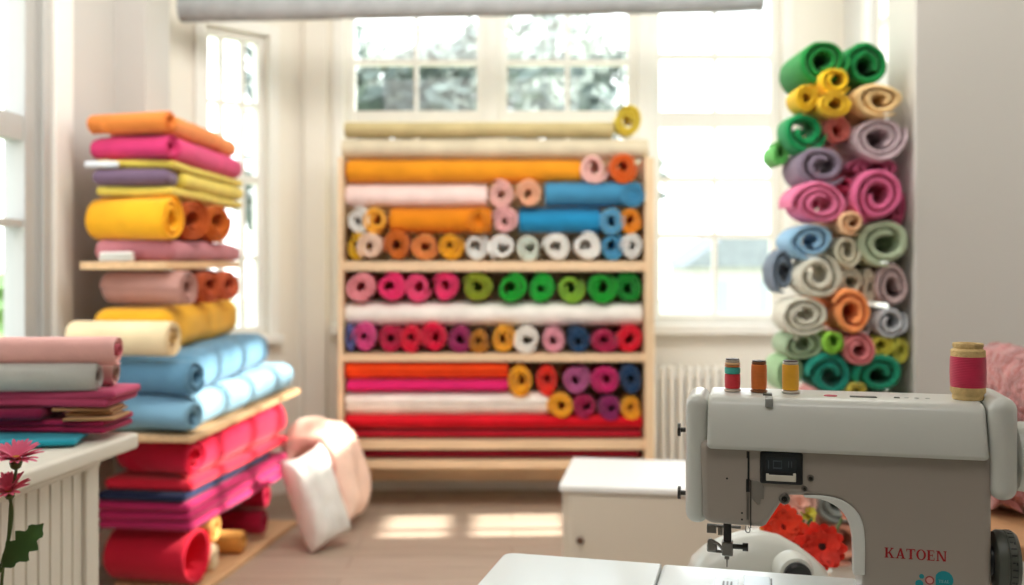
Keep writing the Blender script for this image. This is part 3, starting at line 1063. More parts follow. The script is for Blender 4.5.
obj('knob', bm, mat('bronze_knob', '#5d4436', .4, .6), dr)

# ------------------------------------------------------------------ counter on the left with its fabrics
Bp = Vector((-.779, 2.084, 0))
ang = R_(7.5)
e1 = Vector((-math.sin(ang), -math.cos(ang), 0))
e2 = Vector((-math.cos(ang), math.sin(ang), 0))
MC = Matrix(((e1.x, e2.x, 0, 0), (e1.y, e2.y, 0, 0), (0, 0, 1, 0), (0, 0, 0, 1)))
ZT = .85
rt = thing('counter', 'white beadboard counter in the left corner holding rolls and folded cloth', 'counter', Bp)
bm = B()
rbox(bm, 0, 1.15, 0, .72, ZT - .034, ZT, .009, k=3, M=MC)
CW = mat('counter_paint', '#e6e0d2', .5, var=.015)
obj('worktop', bm, CW, rt, angle=50)
bm = B()
box(bm, .125, 1.12, .05, .70, 0, ZT - .035, MC)
obj('body', bm, CW, rt)
bm = B()   # beadboard: grooved front
out = []
x = .16
pitch = .036
while x < 1.1:
    out += [(x, .034), (x + pitch * .80, .034), (x + pitch * .88, .042), (x + pitch * .92, .042)]
    x += pitch
pts = out + [(x, .052), (.16, .052)]
bmt = B()
prism(bmt, pts, .08, ZT - .045, 'xy')
for v in bmt.verts:
    v.co = MC @ v.co
obj('beadboard', bmt, CW, rt, smooth=False)
bm = B()
box(bm, .112, .158, .026, .07, 0, ZT - .035, MC)
box(bm, .112, 1.12, .022, .05, ZT - .048, ZT - .035, MC)
box(bm, .112, 1.12, .024, .05, 0, .08, MC)
obj('face_frame', bm, CW, rt, bevel=.003)


GC = 'folded cloths piled on the counter'
# cloths are laid a little askew: pivot at their right front corner, running left
def cfold(label, hx, xr, yr, w, dpt, z0, z1, layers, yaw, wob=.004, name='folded_fabric', cat='folded fabric', group=GC, inset=.012):
    return fold(name, label, cat, group, hx, xr - w, xr, yr, yr + dpt, z0, z1, layers, yaw, (xr, yr), wob, None, inset)


cfold('white paper sheet under the teal cloth at the counter edge', '#e8e6e0', -.895, 1.80, .40, .12, .8505, .8535, 1, R_(14), .0005, 'paper_sheet', 'paper', None)
cfold('bright teal blue cloth lying on the counter in front of the pile', '#26a3bb', -.822, 1.905, .50, .17, .854, .866, 1, R_(12), .002)
cfold('raspberry folded cloth lowest of the pile on the counter', '#a52450', -.795, 1.955, .62, .155, .8665, .892, 2, R_(-3))
cfold('tan crumpled cloth sticking out of the pile at its right end', '#c79a6c', -.775, 1.965, .14, .14, .8925, .913, 3, R_(4), .006, inset=.03)
cfold('dark burgundy folded cloth left of the tan cloth in the counter pile', '#8c1f48', -.925, 1.952, .50, .15, .8925, .916, 1, R_(-2))
cfold('dusty rose folded cloth on top of the counter pile', '#bd4a6e', -.785, 1.96, .62, .15, .917, .951, 2, R_(-3), .005)
roll('fabric_roll', 'pale grey roll with a tube core lying on the dusty rose cloth', 'fabric roll', 'rolls on the counter', '#c9cac4', (-.826, 1.985, .978), .027, .027, .60, rotz=PI / 2 + .04, hole=.5, turns=2.2, hxs=1, core=mat('grey_core', '#8f8a80', .8))
roll('fabric_roll', 'small blush roll beside the pale grey roll on the counter', 'fabric roll', 'rolls on the counter', '#dcbcb2', (-.815, 2.055, .978), .026, .026, .60, rotz=PI / 2 + .04, hole=.5, turns=2.2, hxs=1, core=mat('brown_core', '#9a8272', .8))
roll('fabric_roll', 'pale pink roll on top of the pale grey roll on the counter', 'fabric roll', 'rolls on the counter', '#f7bdb6', (-.79, 2.005, 1.029), .029, .029, .62, rotz=PI / 2 + .02, hole=.42, turns=2.2, hxs=1, core=mat('rose_core', '#c8606e', .8))


# ------------------------------------------------------------------ flowers
def petal(bm, L, w, M, cup=.1, notch=0, n=5, ruffle=0, seed=0, midx=1):
    rows = []
    for i in range(n + 1):
        t = i / n
        ww = w * (math.sin(PI * min(1, .12 + t * .72)) ** .7) * (1 if t < 1 else .8)
        row = []
        for j in (-1, 0, 1):
            z = L * cup * math.sin(t * PI * .6) + abs(j) * w * .15
            if ruffle:
                z += ruffle * noise.noise(Vector((t * 3, j, seed * 1.7)))
            row.append(bm.verts.new(M @ Vector((L * t * (1 - .06 * abs(j) * t), j * ww / 2, z))))
        rows.append(row)
    for a, b in zip(rows, rows[1:]):
        for j in range(2):
            bm.faces.new([a[j], a[j + 1], b[j + 1], b[j]])


def flower(parent, name, loc, facing, R, npet, rings, hx, chx, cr=.22, cup=(.1, .5), wid=None, seed=0, ruffle=0, label=None):
    q = Vector(facing).normalized().to_track_quat('Z', 'Y').to_matrix().to_4x4()
    rnd = random.Random(seed)
    bm = B()
    for r in range(rings):
        elev = cup[0] + (cup[1] - cup[0]) * r / max(1, rings - 1)
        for k in range(npet):
            a = 2 * PI * (k + .5 * r) / npet + rnd.uniform(-.08, .08)
            L = R * (1 - .14 * r) * rnd.uniform(.88, 1.06)
            M = q @ Matrix.Rotation(a, 4, 'Z') @ Matrix.Rotation(-elev + rnd.uniform(-.12, .12), 4, 'Y') @ Matrix.Translation((R * .06, 0, 0))
            petal(bm, L, wid or 2.6 * R / npet, M, cup=.12, ruffle=ruffle, seed=seed * 31 + k + r * 50)
    o = obj(name, bm, mat('petal_' + hx.lstrip('#'), hx, .6, var=.2, vscale=40, sheen=.2), parent, loc, angle=70)
    if label:
        o['label'] = label
    bm = B()
    lathe(bm, [(R * cr, 0), (R * cr, R * .05), (R * cr * .7, R * .14), (.0001, R * .17)], 16, q)
    obj('disc', bm, mat('disc_' + chx.lstrip('#'), chx, .8, var=.3, vscale=200, bump=.6, bscale=900), o)
    bm = B()
    lathe(bm, [(R * .07, -R * .42), (R * .2, -R * .3), (R * .25, -R * .08), (R * .12, .0)], 14, q)
    obj('calyx', bm, STEMM, o)
    return o


def leaf(parent, base, tip, w, nrm, lobes=4, name='leaf'):
    base, tip = Vector(base), Vector(tip)
    d = tip - base
    L = d.length
    x = d.normalized()
    z = Vector(nrm).normalized()
    y = z.cross(x).normalized()
    bm = B()
    n = 18
    rows = []
    for i in range(n + 1):
        t = i / n
        ww = w * math.sin(PI * (t ** .8)) ** .8 if 0 < t < 1 else .0005
        ww *= 1 + .28 * math.sin(t * lobes * 2 * PI)
        row = []
        for j in (-1, -.5, 0, .5, 1):
            row.append(bm.verts.new(base + x * (L * t + abs(j) * .02 * L) + y * ww / 2 * j + z * (abs(j) * ww * .18 + .12 * L * math.sin(t * PI))))
        rows.append(row)
    for a, b in zip(rows, rows[1:]):
        for j in range(4):
            bm.faces.new([a[j], a[j + 1], b[j + 1], b[j]])
    return obj(name, bm, LEAF, parent, angle=60)


def pot(parent, h, r, m, z=0):
    bm = B()
    lathe(bm, [(r * .72, 0), (r * .98, h * .96), (r, h), (r * .9, h), (r * .86, h * .85), (.0001, h * .85)], 32, Matrix.Translation((0, 0, z)))
    obj('pot', bm, m, parent)


def stool(label, x, y, h, r=.15):
    t = thing('stool', label, 'stool', (x, y, 0))
    bm = B()
    lathe(bm, [(r * .96, h - .03), (r, h - .022), (r, h - .006), (r * .97, h)], 40)
    obj('seat', bm, WOODL, t)
    for k in range(4):
        a = PI / 4 + k * PI / 2
        bm = B()
        cyl(bm, (math.cos(a) * r * .95, math.sin(a) * r * .95, 0), (math.cos(a) * r * .6, math.sin(a) * r * .6, h - .029), .012, 14, .015)
        obj('leg', bm, WOODV, t)


# gerbera at the left front edge
D0 = 1.05
gx = P(0, 585, D0)
stool('round wooden stool carrying the potted pink daisies below the frame', gx.x - .02, D0, .60)
rt = thing('daisy_plant', 'potted pink daisy plant with two blooms in front of the counter', 'potted plant', (gx.x - .02, D0, .60))
o0 = Vector((gx.x - .02, D0, .60))
pot(rt, .13, .07, mat('terracotta', '#b06a45', .8, var=.1))


def rel(px, py, d=D0):
    return P(px, py, d) - o0


bm = B()
tube(bm, curve_pts([rel(17, 466), rel(14, 482), rel(11, 500, D0 + .03), rel(8, 540, D0 + .03), rel(2, 580, D0 + .02), (0.0, .02, .10)], 6), .0016, 8)
obj('stem', bm, STEMM, rt)
bm = B()
tube(bm, curve_pts([rel(10, 498), rel(12, 514), rel(9, 538), rel(2, 562), rel(-3, 585), (0, 0, .10)], 6), .0017, 8)
obj('stem', bm, STEMM, rt)
flower(rt, 'flower_head', rel(16, 460), (.15, -.25, .95), .0265, 20, 2, '#ff6c92', '#c98a2a', cup=(.25, .5), seed=3, wid=.0052)
flower(rt, 'flower_head', rel(9, 492), (.05, -.45, .85), .0225, 20, 2, '#ff6c8a', '#cf9a2c', cup=(.35, .7), seed=5, wid=.0048)
bm = B()
tube(bm, curve_pts([rel(1, 572), rel(3, 566), rel(6, 558)], 4), .0012, 6)
obj('leaf_stalk', bm, STEMM, rt)
leaf(rt, rel(3, 568), rel(43, 524), .026, (.5, -.9, .45), 4)

# bouquet behind the machine
D1 = 1.78
bc = P(803, 560, D1)
stool('round wooden stool behind the sewing machine under flowers and white appliance', P(775, 560, 1.70).x, 1.70, .585, .23)
rt = thing('flower_pot', 'potted red gerbera flowers seen through the sewing machine throat', 'potted plant', (bc.x, D1, .585))
o0 = Vector((bc.x, D1, .585))
pot(rt, .075, .05, mat('white_glaze', '#e4e2dc', .3))
for (px, py, dd) in ((783, 526, D1), (822, 546, D1 - .06), (806, 512, D1 + .04), (798, 508, D1 + .05), (846, 516, D1 + .05)):
    bm = B()
    e = P(px, py, dd) - o0
    tube(bm, curve_pts([(e.x * .2, 0, .05), (e.x * .6, e.y * .5 + .015, e.z * .5 + .02), e + Vector((0, .015, -.004))], 5), .003, 8)
    obj('stem', bm, STEMM, rt)
flower(rt, 'flower_head', P(783, 527, D1) - o0, (-.1, -.9, .35), .041, 14, 2, '#f2401a', '#8e1c10', cup=(.1, .55), wid=.020, seed=8, ruffle=.006, cr=.2)
flower(rt, 'flower_head', P(822, 546, D1 - .06) - o0, (-.25, -1, .15), .043, 13, 2, '#f0301a', '#3a1210', cup=(.05, .35), wid=.022, seed=9, ruffle=.006, cr=.2)
flower(rt, 'flower_head', P(807, 515, D1 + .04) - o0, (.1, -.7, .6), .018, 10, 2, '#d8d24a', '#b8a83a', cup=(.3, .8), wid=.01, seed=10, label='small yellow green bud')
flower(rt, 'flower_head', P(768, 535, D1 + .01) - o0, (-.4, -.7, .3), .018, 10, 2, '#f2b13a', '#c9832a', cup=(.2, .6), wid=.01, seed=11, label='small orange yellow bloom')
flower(rt, 'flower_head', P(799, 505, D1 + .05) - o0, (0, -.7, .6), .02, 10, 2, '#f0b9a6', '#e0a080', cup=(.2, .7), wid=.012, seed=12, label='pale peach bloom')
flower(rt, 'flower_head', P(847, 514, D1 + .05) - o0, (.2, -.7, .6), .019, 10, 2, '#f0a890', '#e09a70', cup=(.2, .7), wid=.012, seed=13, label='pale peach bloom')
leaf(rt, P(800, 540, D1 + .02) - o0, P(812, 518, D1 + .02) - o0, .02, (0, -1, .3), 1)
leaf(rt, P(790, 552, D1 - .02) - o0, P(772, 556, D1 - .03) - o0, .03, (0, -1, .5), 1)

# white rounded appliance
D2 = 1.60
ac = P(758, 560, D2)
rt = thing('small_appliance', 'white rounded appliance with a dark dial behind the sewing machine needle', 'appliance', (ac.x, D2, .585))
bm = B()
prof = [(690, 567), (694, 556), (706, 545), (722, 537), (742, 531), (760, 530), (778, 534), (796, 544), (812, 556), (824, 567)]
base_z = 0.0
top = [(P(a, b, D2).x - ac.x, P(a, b, D2).z - .585) for a, b in prof]
m = 12
rows = []
for (x, z) in top:
    row = []
    hw = .055 * min(1, (z - .09) / .06 + .55)
    for k in range(m + 1):
        a = PI * k / m
        row.append(bm.verts.new((x, -hw * math.cos(a), .012 + (z - .012) * (math.sin(a) ** .55 if math.sin(a) > 0 else 0))))
    rows.append(row)
for a, b in zip(rows, rows[1:]):
    for k in range(m):
        bm.faces.new([a[k], a[k + 1], b[k + 1], b[k]])
    bm.faces.new([a[m], a[0], b[0], b[m]])
bm.faces.new(rows[0])
bm.faces.new(rows[-1][::-1])
for v in bm.verts:
    if v.co.z < .02:
        v.co.z = 0
obj('housing', bm, WHITEP, rt, angle=60)
dl = P(797, 576, D2 - .08) - Vector((ac.x, D2, .585))
bm = B()
lathe(bm, [(.030, 0), (.030, .02), (.026, .032), (.022, .034)], 36, Matrix.Translation((dl.x, -.045, dl.z)) @ Matrix.Rotation(PI / 2, 4, 'X'), cap=True)
dh = obj('dial_housing', bm, WHITEP, rt)
bm = B()
lathe(bm, [(.021, 0), (.021, .008), (.017, .011), (.0001, .011)], 36, Matrix.Translation((dl.x, -.078, dl.z)) @ Matrix.Rotation(PI / 2, 4, 'X'))
obj('dial', bm, DARK, dh)
bm = B()
rbox(bm, -.06, .09, -.05, .05, 0, .03, .008)
obj('foot', bm, WHITEP_SHADE, rt)

# pink fleece rolls on a wooden table at the right
t = thing('side_table', 'brown wooden side table by the right wall under the pink fleece rolls', 'table', (1.27, 2.12, 0))
TZ = .687
bm = B()
rbox(bm, -.42, .44, -.3, .27, TZ - .03, TZ, .006, k=3)
obj('tabletop', bm, wood('table_wood', '#b98a62', 0), t)
for sx in (-.38, .40):
    for sy in (-.26, .23):
        bm = B()
        box(bm, sx - .022, sx + .022, sy - .022, sy + .022, 0, TZ - .031)
        obj('leg', bm, wood('table_wood_leg', '#b98a62', 2), t, bevel=.003)
fl = mat('fabric_c98783', '#bd7b78', .95, var=.35, vscale=22, bump=1, bscale=38, sheen=.5, spec=.1)
[n for n in fl.node_tree.nodes if n.type == 'BUMP'][0].inputs['Distance'].default_value = .03
GF = 'dusty pink fleece rolls on the side table'
for (x, z, r, lab) in ((1.05, TZ + .084, .084, 'lower left dusty pink fleece roll behind the handwheel'),
                       (1.22, TZ + .084, .084, 'lower right dusty pink fleece roll on the side table'),
                       (1.135, TZ + .243, .10, 'topmost dusty pink fleece roll on the pile at the right edge')):
    roll('fleece_roll', lab, 'fleece roll', GF, '#c98783', (x, 2.0, z), r, r * .97, .30, hole=.22, turns=2.0, hxs=.9, fuzz=.020, steps=70)

# ------------------------------------------------------------------ sewing table and machine
TH = R_(14)
Ox, Oy = .4195, 1.2
cT, sT = math.cos(TH), math.sin(TH)
TBL = .70


def Mp(px, py, V):
    """machine-frame (u, z above table) of a pixel on the vertical plane at machine depth V"""
    k = (px - 512) / F
    U = (k * (Oy + cT * V) - Ox - sT * V) / (cT + k * sT)
    y = Oy - sT * U + cT * V
    return U, H - (py - HOR) * y / F - TBL


t = thing('work_table', 'white sewing table under the sewing machine', 'table', (Ox, Oy, 0), -TH)
bm = B()
rbox(bm, -.56, .42, -.35, .165, TBL - .03, TBL - .0005, .006, k=3)
obj('tabletop', bm, TRIM, t)
for ux in (-.52, .38):
    for vy in (-.31, .125):
        bm = B()
        box(bm, ux - .022, ux + .022, vy - .022, vy + .022, 0, TBL - .031)
        obj('leg', bm, TRIM, t, bevel=.003)

mc = thing('sewing_machine', 'white sewing machine with red KATOEN lettering standing on the table', 'sewing machine', (Ox, Oy, TBL), -TH)
BZ = .09     # bed height above the table
VB = .004
cm = lambda pts, V=VB: [Mp(a, b, V) for a, b in pts]
arc = [(862, 545), (861, 530), (857, 517), (850, 508), (840, 501), (828, 498)]
body = [(700, 441), (992, 455), (992.5, 500)]
q = cm(body)
right_u = q[2][0]
pts = [q[0], q[1], (right_u, BZ * .2), (right_u, 0.0)]
cu = Mp(863, 560, VB)[0]
pts += [(cu, 0.0), (cu, BZ + .01)]
pts += cm(arc)
pts += cm([(800, 496), (790, 496), (784, 499), (766, 526), (762, 528), (712, 524), (705, 522), (702, 516)])
bm = B()
prism(bm, pts, VB, .112)
obj('body', bm, WHITEP_SHADE, mc, bevel=.010, segs=5)
def smooth2(pts):
    return [(p.x, p.y) for p in curve_pts([(a, b, 0) for a, b in pts], 6)]


inner = smooth2(cm([(853.5, 575), (853, 548), (851, 531), (846, 517), (837, 507), (823, 500), (805, 497.5)]))
outer = smooth2(cm([(803, 495.2), (824, 496), (841, 500), (854, 508.5), (862, 521), (865, 540), (865, 575)]))
bm = B()
prism(bm, inner + outer, VB - .0012, .024)
obj('throat_highlight', bm, mat('rim_highlight', '#e2e3dd', .32, var=.01, coat=.25), mc, bevel=.0011, segs=3)  # added strip, paints the lit inner chamfer as a white highlight
# upper shell of the arm, leaning back
zb = Mp(850, 456, -.006)[1]
zt_ = 1.039 - TBL
u0, u1 = Mp(707, 420, 0)[0], Mp(989, 430, 0)[0]
prof = [(-.004, zb), (-.0045, zb + .006), (.012, zt_ - .010), (.019, zt_ - .003), (.030, zt_), (.105, zt_), (.114, zt_ - .008), (.114, zb)]
bm = B()
prism(bm, prof, u0, u1, 'yz')
# rounded lower-left corner of the shell
obj('arm_cover', bm, WHITEP, mc, bevel=.006, segs=4)
# face cover at the left end
a, b = Mp(686, 520, .03), Mp(709, 396, .03)
bm = B()
rbox(bm, a[0], b[0], .010, .108, a[1], b[1] + .003, .020, k=6)
obj('face_cover', bm, WHITEP, mc, angle=60)
# right end cap
a, b = Mp(990.5, 502, .0), Mp(1020, 399, .0)
bm = B()
rbox(bm, a[0], b[0], -.001, .112, a[1], b[1], .016, k=6)
obj('end_cover', bm, WHITEP, mc, angle=60)
wl = Mp(1014, 456, .055)
bm = B()
lathe(bm, [(.036, 0), (.041, .004), (.042, .012), (.042, .03), (.038, .036), (.020, .038)], 40, Matrix.Translation((wl[0] - .004, .055, wl[1])) @ Matrix.Rotation(PI / 2, 4, 'Y'))
obj('hand_wheel', bm, WHITEP, mc, angle=40)
# dark ribbed dial low on the right
dl = Mp(988, 560, .03)
bm = B()
cyl(bm, (dl[0] - .006, .03, dl[1]), (dl[0] + .006, .03, dl[1]), .018)
obj('dial_shaft', bm, DARK, mc)
bm = B()
prof = [(.024, .002), (.034, .004), (.0365, .008), (.0365, .014), (.0355, .0145), (.0355, .0155), (.0365, .016), (.0365, .024), (.033, .0285), (.022, .030)]
lathe(bm, prof, 56, Matrix.Translation((dl[0] + .002, .03, dl[1])) @ Matrix.Rotation(PI / 2, 4, 'Y'))
dd = obj('dial', bm, GREYD, mc)
bm = B()
rnd = random.Random(3)
for k in range(28):
    a = 2 * PI * k / 28
    M = Matrix.Translation((dl[0] + .002, .03, dl[1])) @ Matrix.Rotation(a, 4, 'X') @ Matrix.Translation((0, 0, .0362))
    x0 = .017
    box(bm, x0, x0 + (.006 if k % 3 else .0035), -.0008, .0008, 0, .0007, M)
    if k % 3 == 0:
        box(bm, x0 + .004, x0 + .006, -.0024, .0008, 0, .0007, M)
obj('scale_mark', bm, DARK, dd)

# bed and base
ub0 = Mp(657, 575, .05)[0]
bm = B()
rbox(bm, ub0 + .001, right_u - .002, -.035, .122, 0, BZ, .006, k=3)
obj('bed', bm, BEDM, mc)
# needle plate details on the bed
ua, ub_ = Mp(744, 575, .09)[0], Mp(770, 575, .09)[0]
bm = B()
box(bm, ua, ub_, -.02, .095, BZ - .0005, BZ + .0006)
obj('bobbin_cover', bm, mat('bobbin_cover', '#c9dbe6', .2, var=.01, coat=.4), mc, bevel=.0004, segs=1)
bm = B()
box(bm, ub_ + .0004, ub_ + .0026, -.03, .088, BZ - .0005, BZ + .0009)
obj('slide_catch', bm, DARK, mc)
bm = B()
p = Mp(728, 565, .05)
box(bm, p[0] - .018, p[0] + .013, .03, .075, BZ - .0005, BZ + .0007)
npl = obj('needle_plate', bm, mat('plate_white', '#d5dcdc', .25, .2, var=.01), mc)
bm = B()
for k in range(3):
    box(bm, p[0] - .007 + k * .005, p[0] - .0045 + k * .005, .042, .062, BZ + .0006, BZ + .0013)
obj('feed_slot', bm, STEELD, npl)

# extension table (rests on folding feet)
ext = thing('extension_table', 'flat white extension table left of the sewing machine bed', 'extension table', (Ox, Oy, TBL), -TH)
bm = B()
ul = -.473
r = .016
pts = [(ub0 - .0006, -.24), (ub0 - .0006, .122)]
for k in range(7):
    a = PI / 2 + PI / 2 * k / 6
    pts.append((ul + r + r * math.cos(a), .122 - r + r * math.sin(a)))
pts.append((ul, -.24))
prism(bm, pts, BZ - .016, BZ, 'xy')
obj('tabletop', bm, BEDM, ext, bevel=.003, segs=3)
for uu in (ul + .03, ub0 - .04):
    for vv in (-.2, .09):
        bm = B()
        cyl(bm, (uu, vv, 0), (uu, vv, BZ - .0155), .008)
        obj('leg', bm, TRIM, ext)

# display
a, b = Mp(760, 483, VB), Mp(803, 453, VB)
bm = B()
rbox(bm, a[0], b[0], VB - .003, VB + .004, a[1], b[1], .0028, k=3)
ds = obj('display', bm, DARK, mc)
a, b = Mp(766, 470, VB), Mp(797, 458, VB)
bm = B()
box(bm, a[0], b[0], VB - .0034, VB - .0026, a[1], b[1])
obj('screen', bm, mat('screen_glass', '#2b3134', .15, var=.1, vscale=300), ds)
bm = B()
for (x0, y0, x1, y1) in ((768, 468, 769, 460), (773, 468, 782, 467.2), (773, 461, 782, 460.2), (773, 468, 773.8, 460), (781.3, 468, 782, 460), (788, 467, 789, 461), (791, 467, 792, 461)):
    a, b = Mp(x0, y0, VB), Mp(x1, y1, VB)
    box(bm, a[0], b[0], VB - .0037, VB - .0033, a[1], b[1])
obj('screen_symbol', bm, mat('screen_symbol', '#49525a', .3), ds)
bm = B()
for (x0, y0, x1, y1) in ((766, 480, 796, 475.5), (766, 476, 769, 473), (793, 476, 796, 473)):
    a, b = Mp(x0, y0, VB), Mp(x1, y1, VB)
    rbox(bm, a[0], b[0], VB - .0045, VB - .002, a[1], b[1], .0008, k=2)
obj('slide_lever', bm, mat('lever_cream', '#d9d2c3', .35), ds)

# thread slot, guide plate, screws and holes
a, b = Mp(746.5, 484, VB), Mp(750.5, 451.5, VB)
bm = B()
box(bm, a[0] + .0012, b[0] - .0012, VB - .0006, VB + .002, a[1], b[1])
box(bm, a[0] - .0004, b[0] - .0008, VB - .0006, VB + .002, Mp(748, 492, VB)[1], Mp(748, 479, VB)[1])
obj('thread_slot', bm, DARK, mc)
a, b = Mp(746, 519, VB), Mp(749.5, 492, VB)
bm = B()
box(bm, a[0] + .0008, b[0] - .0006, VB - .002, VB + .002, a[1], b[1])
obj('thread_lever', bm, STEEL, mc)
bm = B()
a0_, b0_ = Mp(750.2, 528, VB), Mp(751.3, 480, VB)
box(bm, a0_[0], b0_[0], VB - .0006, VB + .002, a0_[1], b0_[1])
a, b = Mp(746.6, 458, VB), Mp(747.6, 451, VB)
box(bm, a[0], b[0], VB - .0006, VB + .001, a[1], b[1])
obj('seam_line', bm, mat('seam_dark', '#33302c', .6), mc)
pl = cm([(751.5, 498), (751.5, 479.5), (757, 480.5), (762, 483), (764, 487), (764, 499), (761, 499), (760.5, 504), (758, 504.5)])
bm = B()
prism(bm, pl, VB - .0015, VB + .001)
obj('guide_plate', bm, mat('plate_grey', '#8d8880', .4, .4), mc, bevel=.0005, segs=2)
bm = B()
for (px, py) in ((727, 478.5), (742, 513), (742, 519.5)):
    a = Mp(px, py, VB)
    lathe(bm, [(.0014, 0), (.0012, .0006)], 14, Matrix.Translation((a[0], VB + .0003, a[1])) @ Matrix.Rotation(PI / 2, 4, 'X'))
obj('screw_hole', bm, DARK, mc)
for (px, py, r, ) in ((810.5, 478, .0040), (804.5, 488.8, .0035), (784.5, 499, .0066)):
    a = Mp(px, py, VB)
    M = Matrix.Translation((a[0], VB + .001, a[1])) @ Matrix.Rotation(PI / 2, 4, 'X')
    bm = B()
    lathe(bm, [(r, 0), (r, .0015), (r * .85, .0028), (r * .62, .0028), (r * .55, .0018), (.0001, .0018)], 28, M)
    sc = obj('screw', bm, STEEL, mc)
    bm = B()
    lathe(bm, [(r * .5, .0018), (r * .42, .0031), (r * .22, .0031), (r * .2, .002), (.0001, .002)], 20, M)
    obj('screw_centre', bm, STEELD, sc)

# needle bar and presser foot
V0 = .045
bm = B()
a, b = Mp(727.5, 545, V0), Mp(727.5, 520, V0)
box(bm, a[0] - .005, a[0] + .005, V0 - .005, V0 + .005, a[1], b[1])
nb = obj('needle_bar', bm, STEELD, mc, bevel=.001)
bm = B()
a, b = Mp(707, 531, V0), Mp(741, 526, V0)
box(bm, a[0], b[0], V0 - .004, V0 + .002, b[1] - .003, b[1])
box(bm, a[0], a[0] + .012, V0 - .006, V0 + .004, a[1] - .001, b[1])
box(bm, a[0] + .014, a[0] + .020, V0 - .006, V0 + .004, a[1] - .003, b[1] - .002)
obj('thread_guide', bm, STEEL, nb, bevel=.0008)
bm = B()
a = Mp(727.5, 553, V0)
box(bm, a[0] - .007, a[0] + .007, V0 - .008, V0 + .008, a[1] - .002, a[1] + .016)
cl = obj('needle_clamp', bm, STEEL, mc, bevel=.0015)
bm = B()
c = Mp(727.5, 545, V0)
cyl(bm, (c[0] + .006, V0 - .004, c[1]), (c[0] + .021, V0 - .004, c[1]), .0032)
cyl(bm, (c[0] + .019, V0 - .004, c[1]), (c[0] + .026, V0 - .004, c[1]), .0052, 24)
obj('clamp_screw', bm, STEELD, cl)
bm = B()
c = Mp(714, 545, V0)
rbox(bm, c[0] - .009, c[0] + .004, V0 - .008, V0 + .006, c[1] - .008, c[1] + .004, .003)
cyl(bm, (c[0] - .004, V0 - .009, c[1] + .006), (c[0] - .004, V0 - .005, c[1] + .006), .004)
tube(bm, [(c[0] - .003, V0 - .006, c[1] + .008), (c[0] + .006, V0 - .006, c[1] + .003), (c[0] + .014, V0 - .006, c[1] - .006)], .002, 8)
box(bm, c[0] - .002, c[0] + .014, V0 - .006, V0 + .004, c[1] - .008, c[1] - .004)
obj('foot_lifter', bm, STEEL, mc)
bm = B()
a, b = Mp(727, 567, V0), Mp(727, 552, V0)
cyl(bm, (a[0], V0, a[1]), (a[0], V0, b[1]), .0007, 10, .0013)
box(bm, a[0] - .003, a[0] + .003, V0 - .002, V0 + .002, b[1] - .009, b[1] - .005)
obj('needle', bm, STEEL, mc)
bm = B()
c = Mp(747.5, 529, VB)
tube(bm, curve_pts([(c[0] - .002, VB, c[1] + .004), (c[0] - .002, VB, c[1] - .003), (c[0] + .002, VB, c[1] - .004), (c[0] + .003, VB, c[1]), (c[0] + .001, VB, c[1] + .003)], 4), .0007, 6)
obj('thread_hook', bm, STEEL, mc)

# side screws on the face cover
for py in (430, 493):
    a = Mp(688, py, .06)
    bm = B()
    cyl(bm, (a[0] - .010, .06, a[1]), (a[0] + .006, .06, a[1]), .0032, 16)
    cyl(bm, (a[0] - .013, .06, a[1]), (a[0] - .0095, .06, a[1]), .0085, 28)
    obj('thumb_screw', bm, STEELD, mc)

# small things on the top of the arm
TV = .055


def topu(px):
    return Mp(px, 395, TV)[0]


bm = B()
lathe(bm, [(.0055, 0), (.0055, .0012), (.0045, .0018), (.0001, .0018)], 24, Matrix.Translation((topu(830), .045, zt_ - .0003)) @ Matrix.Scale(1.5, 4, (1, 0, 0)))
obj('button', bm, mat('button_red', '#c23a4a', .4), mc)
bm = B()
rbox(bm, topu(849), topu(876), .04, .05, zt_ - .002, zt_ + .0012, .001, k=2)
rbox(bm, topu(893), topu(899), .045, .05, zt_ - .002, zt_ + .0012, .001, k=2)
obj('slot', bm, GREYD, mc)
bm = B()
rbox(bm, topu(763), topu(772), .03, .045, zt_ - .004, zt_ + .002, .001, k=2)
obj('thread_guide', bm, GREYD, mc)
bm = B()
a, b = Mp(765, 406.5, .015), Mp(773, 398, .015)
rbox(bm, a[0], b[0], .008, .03, a[1], b[1], .0015, k=2)
obj('tension_slot', bm, mat('tab_grey', '#a6a8a4', .35, .3), mc)
bm = B()
for px in (906, 916, 927):
    lathe(bm, [(.003, 0), (.0026, .001)], 14, Matrix.Translation((topu(px), .05, zt_ - .0004)))
obj('top_dot', bm, mat('tab_grey', '#a6a8a4'), mc)


# ---- lettering
def stroke(bm, x0, y0, x1, y1, w, M, d=.0008, hor=True):
    """a slanted stroke of horizontal width w from (x0,y0) to (x1,y1)"""
    vs = []
    for dy in (0, -d):
        for (x, y) in ((x0, y0), (x0 + w, y0), (x1 + w, y1), (x1, y1)):
            vs.append(bm.verts.new(M @ Vector((x, y, 0)) + Vector((0, dy, 0))))
    for f in ((0, 1, 2, 3), (7, 6, 5, 4), (0, 4, 5, 1), (1, 5, 6, 2), (2, 6, 7, 3), (3, 7, 4, 0)):
        bm.faces.new([vs[i] for i in f])


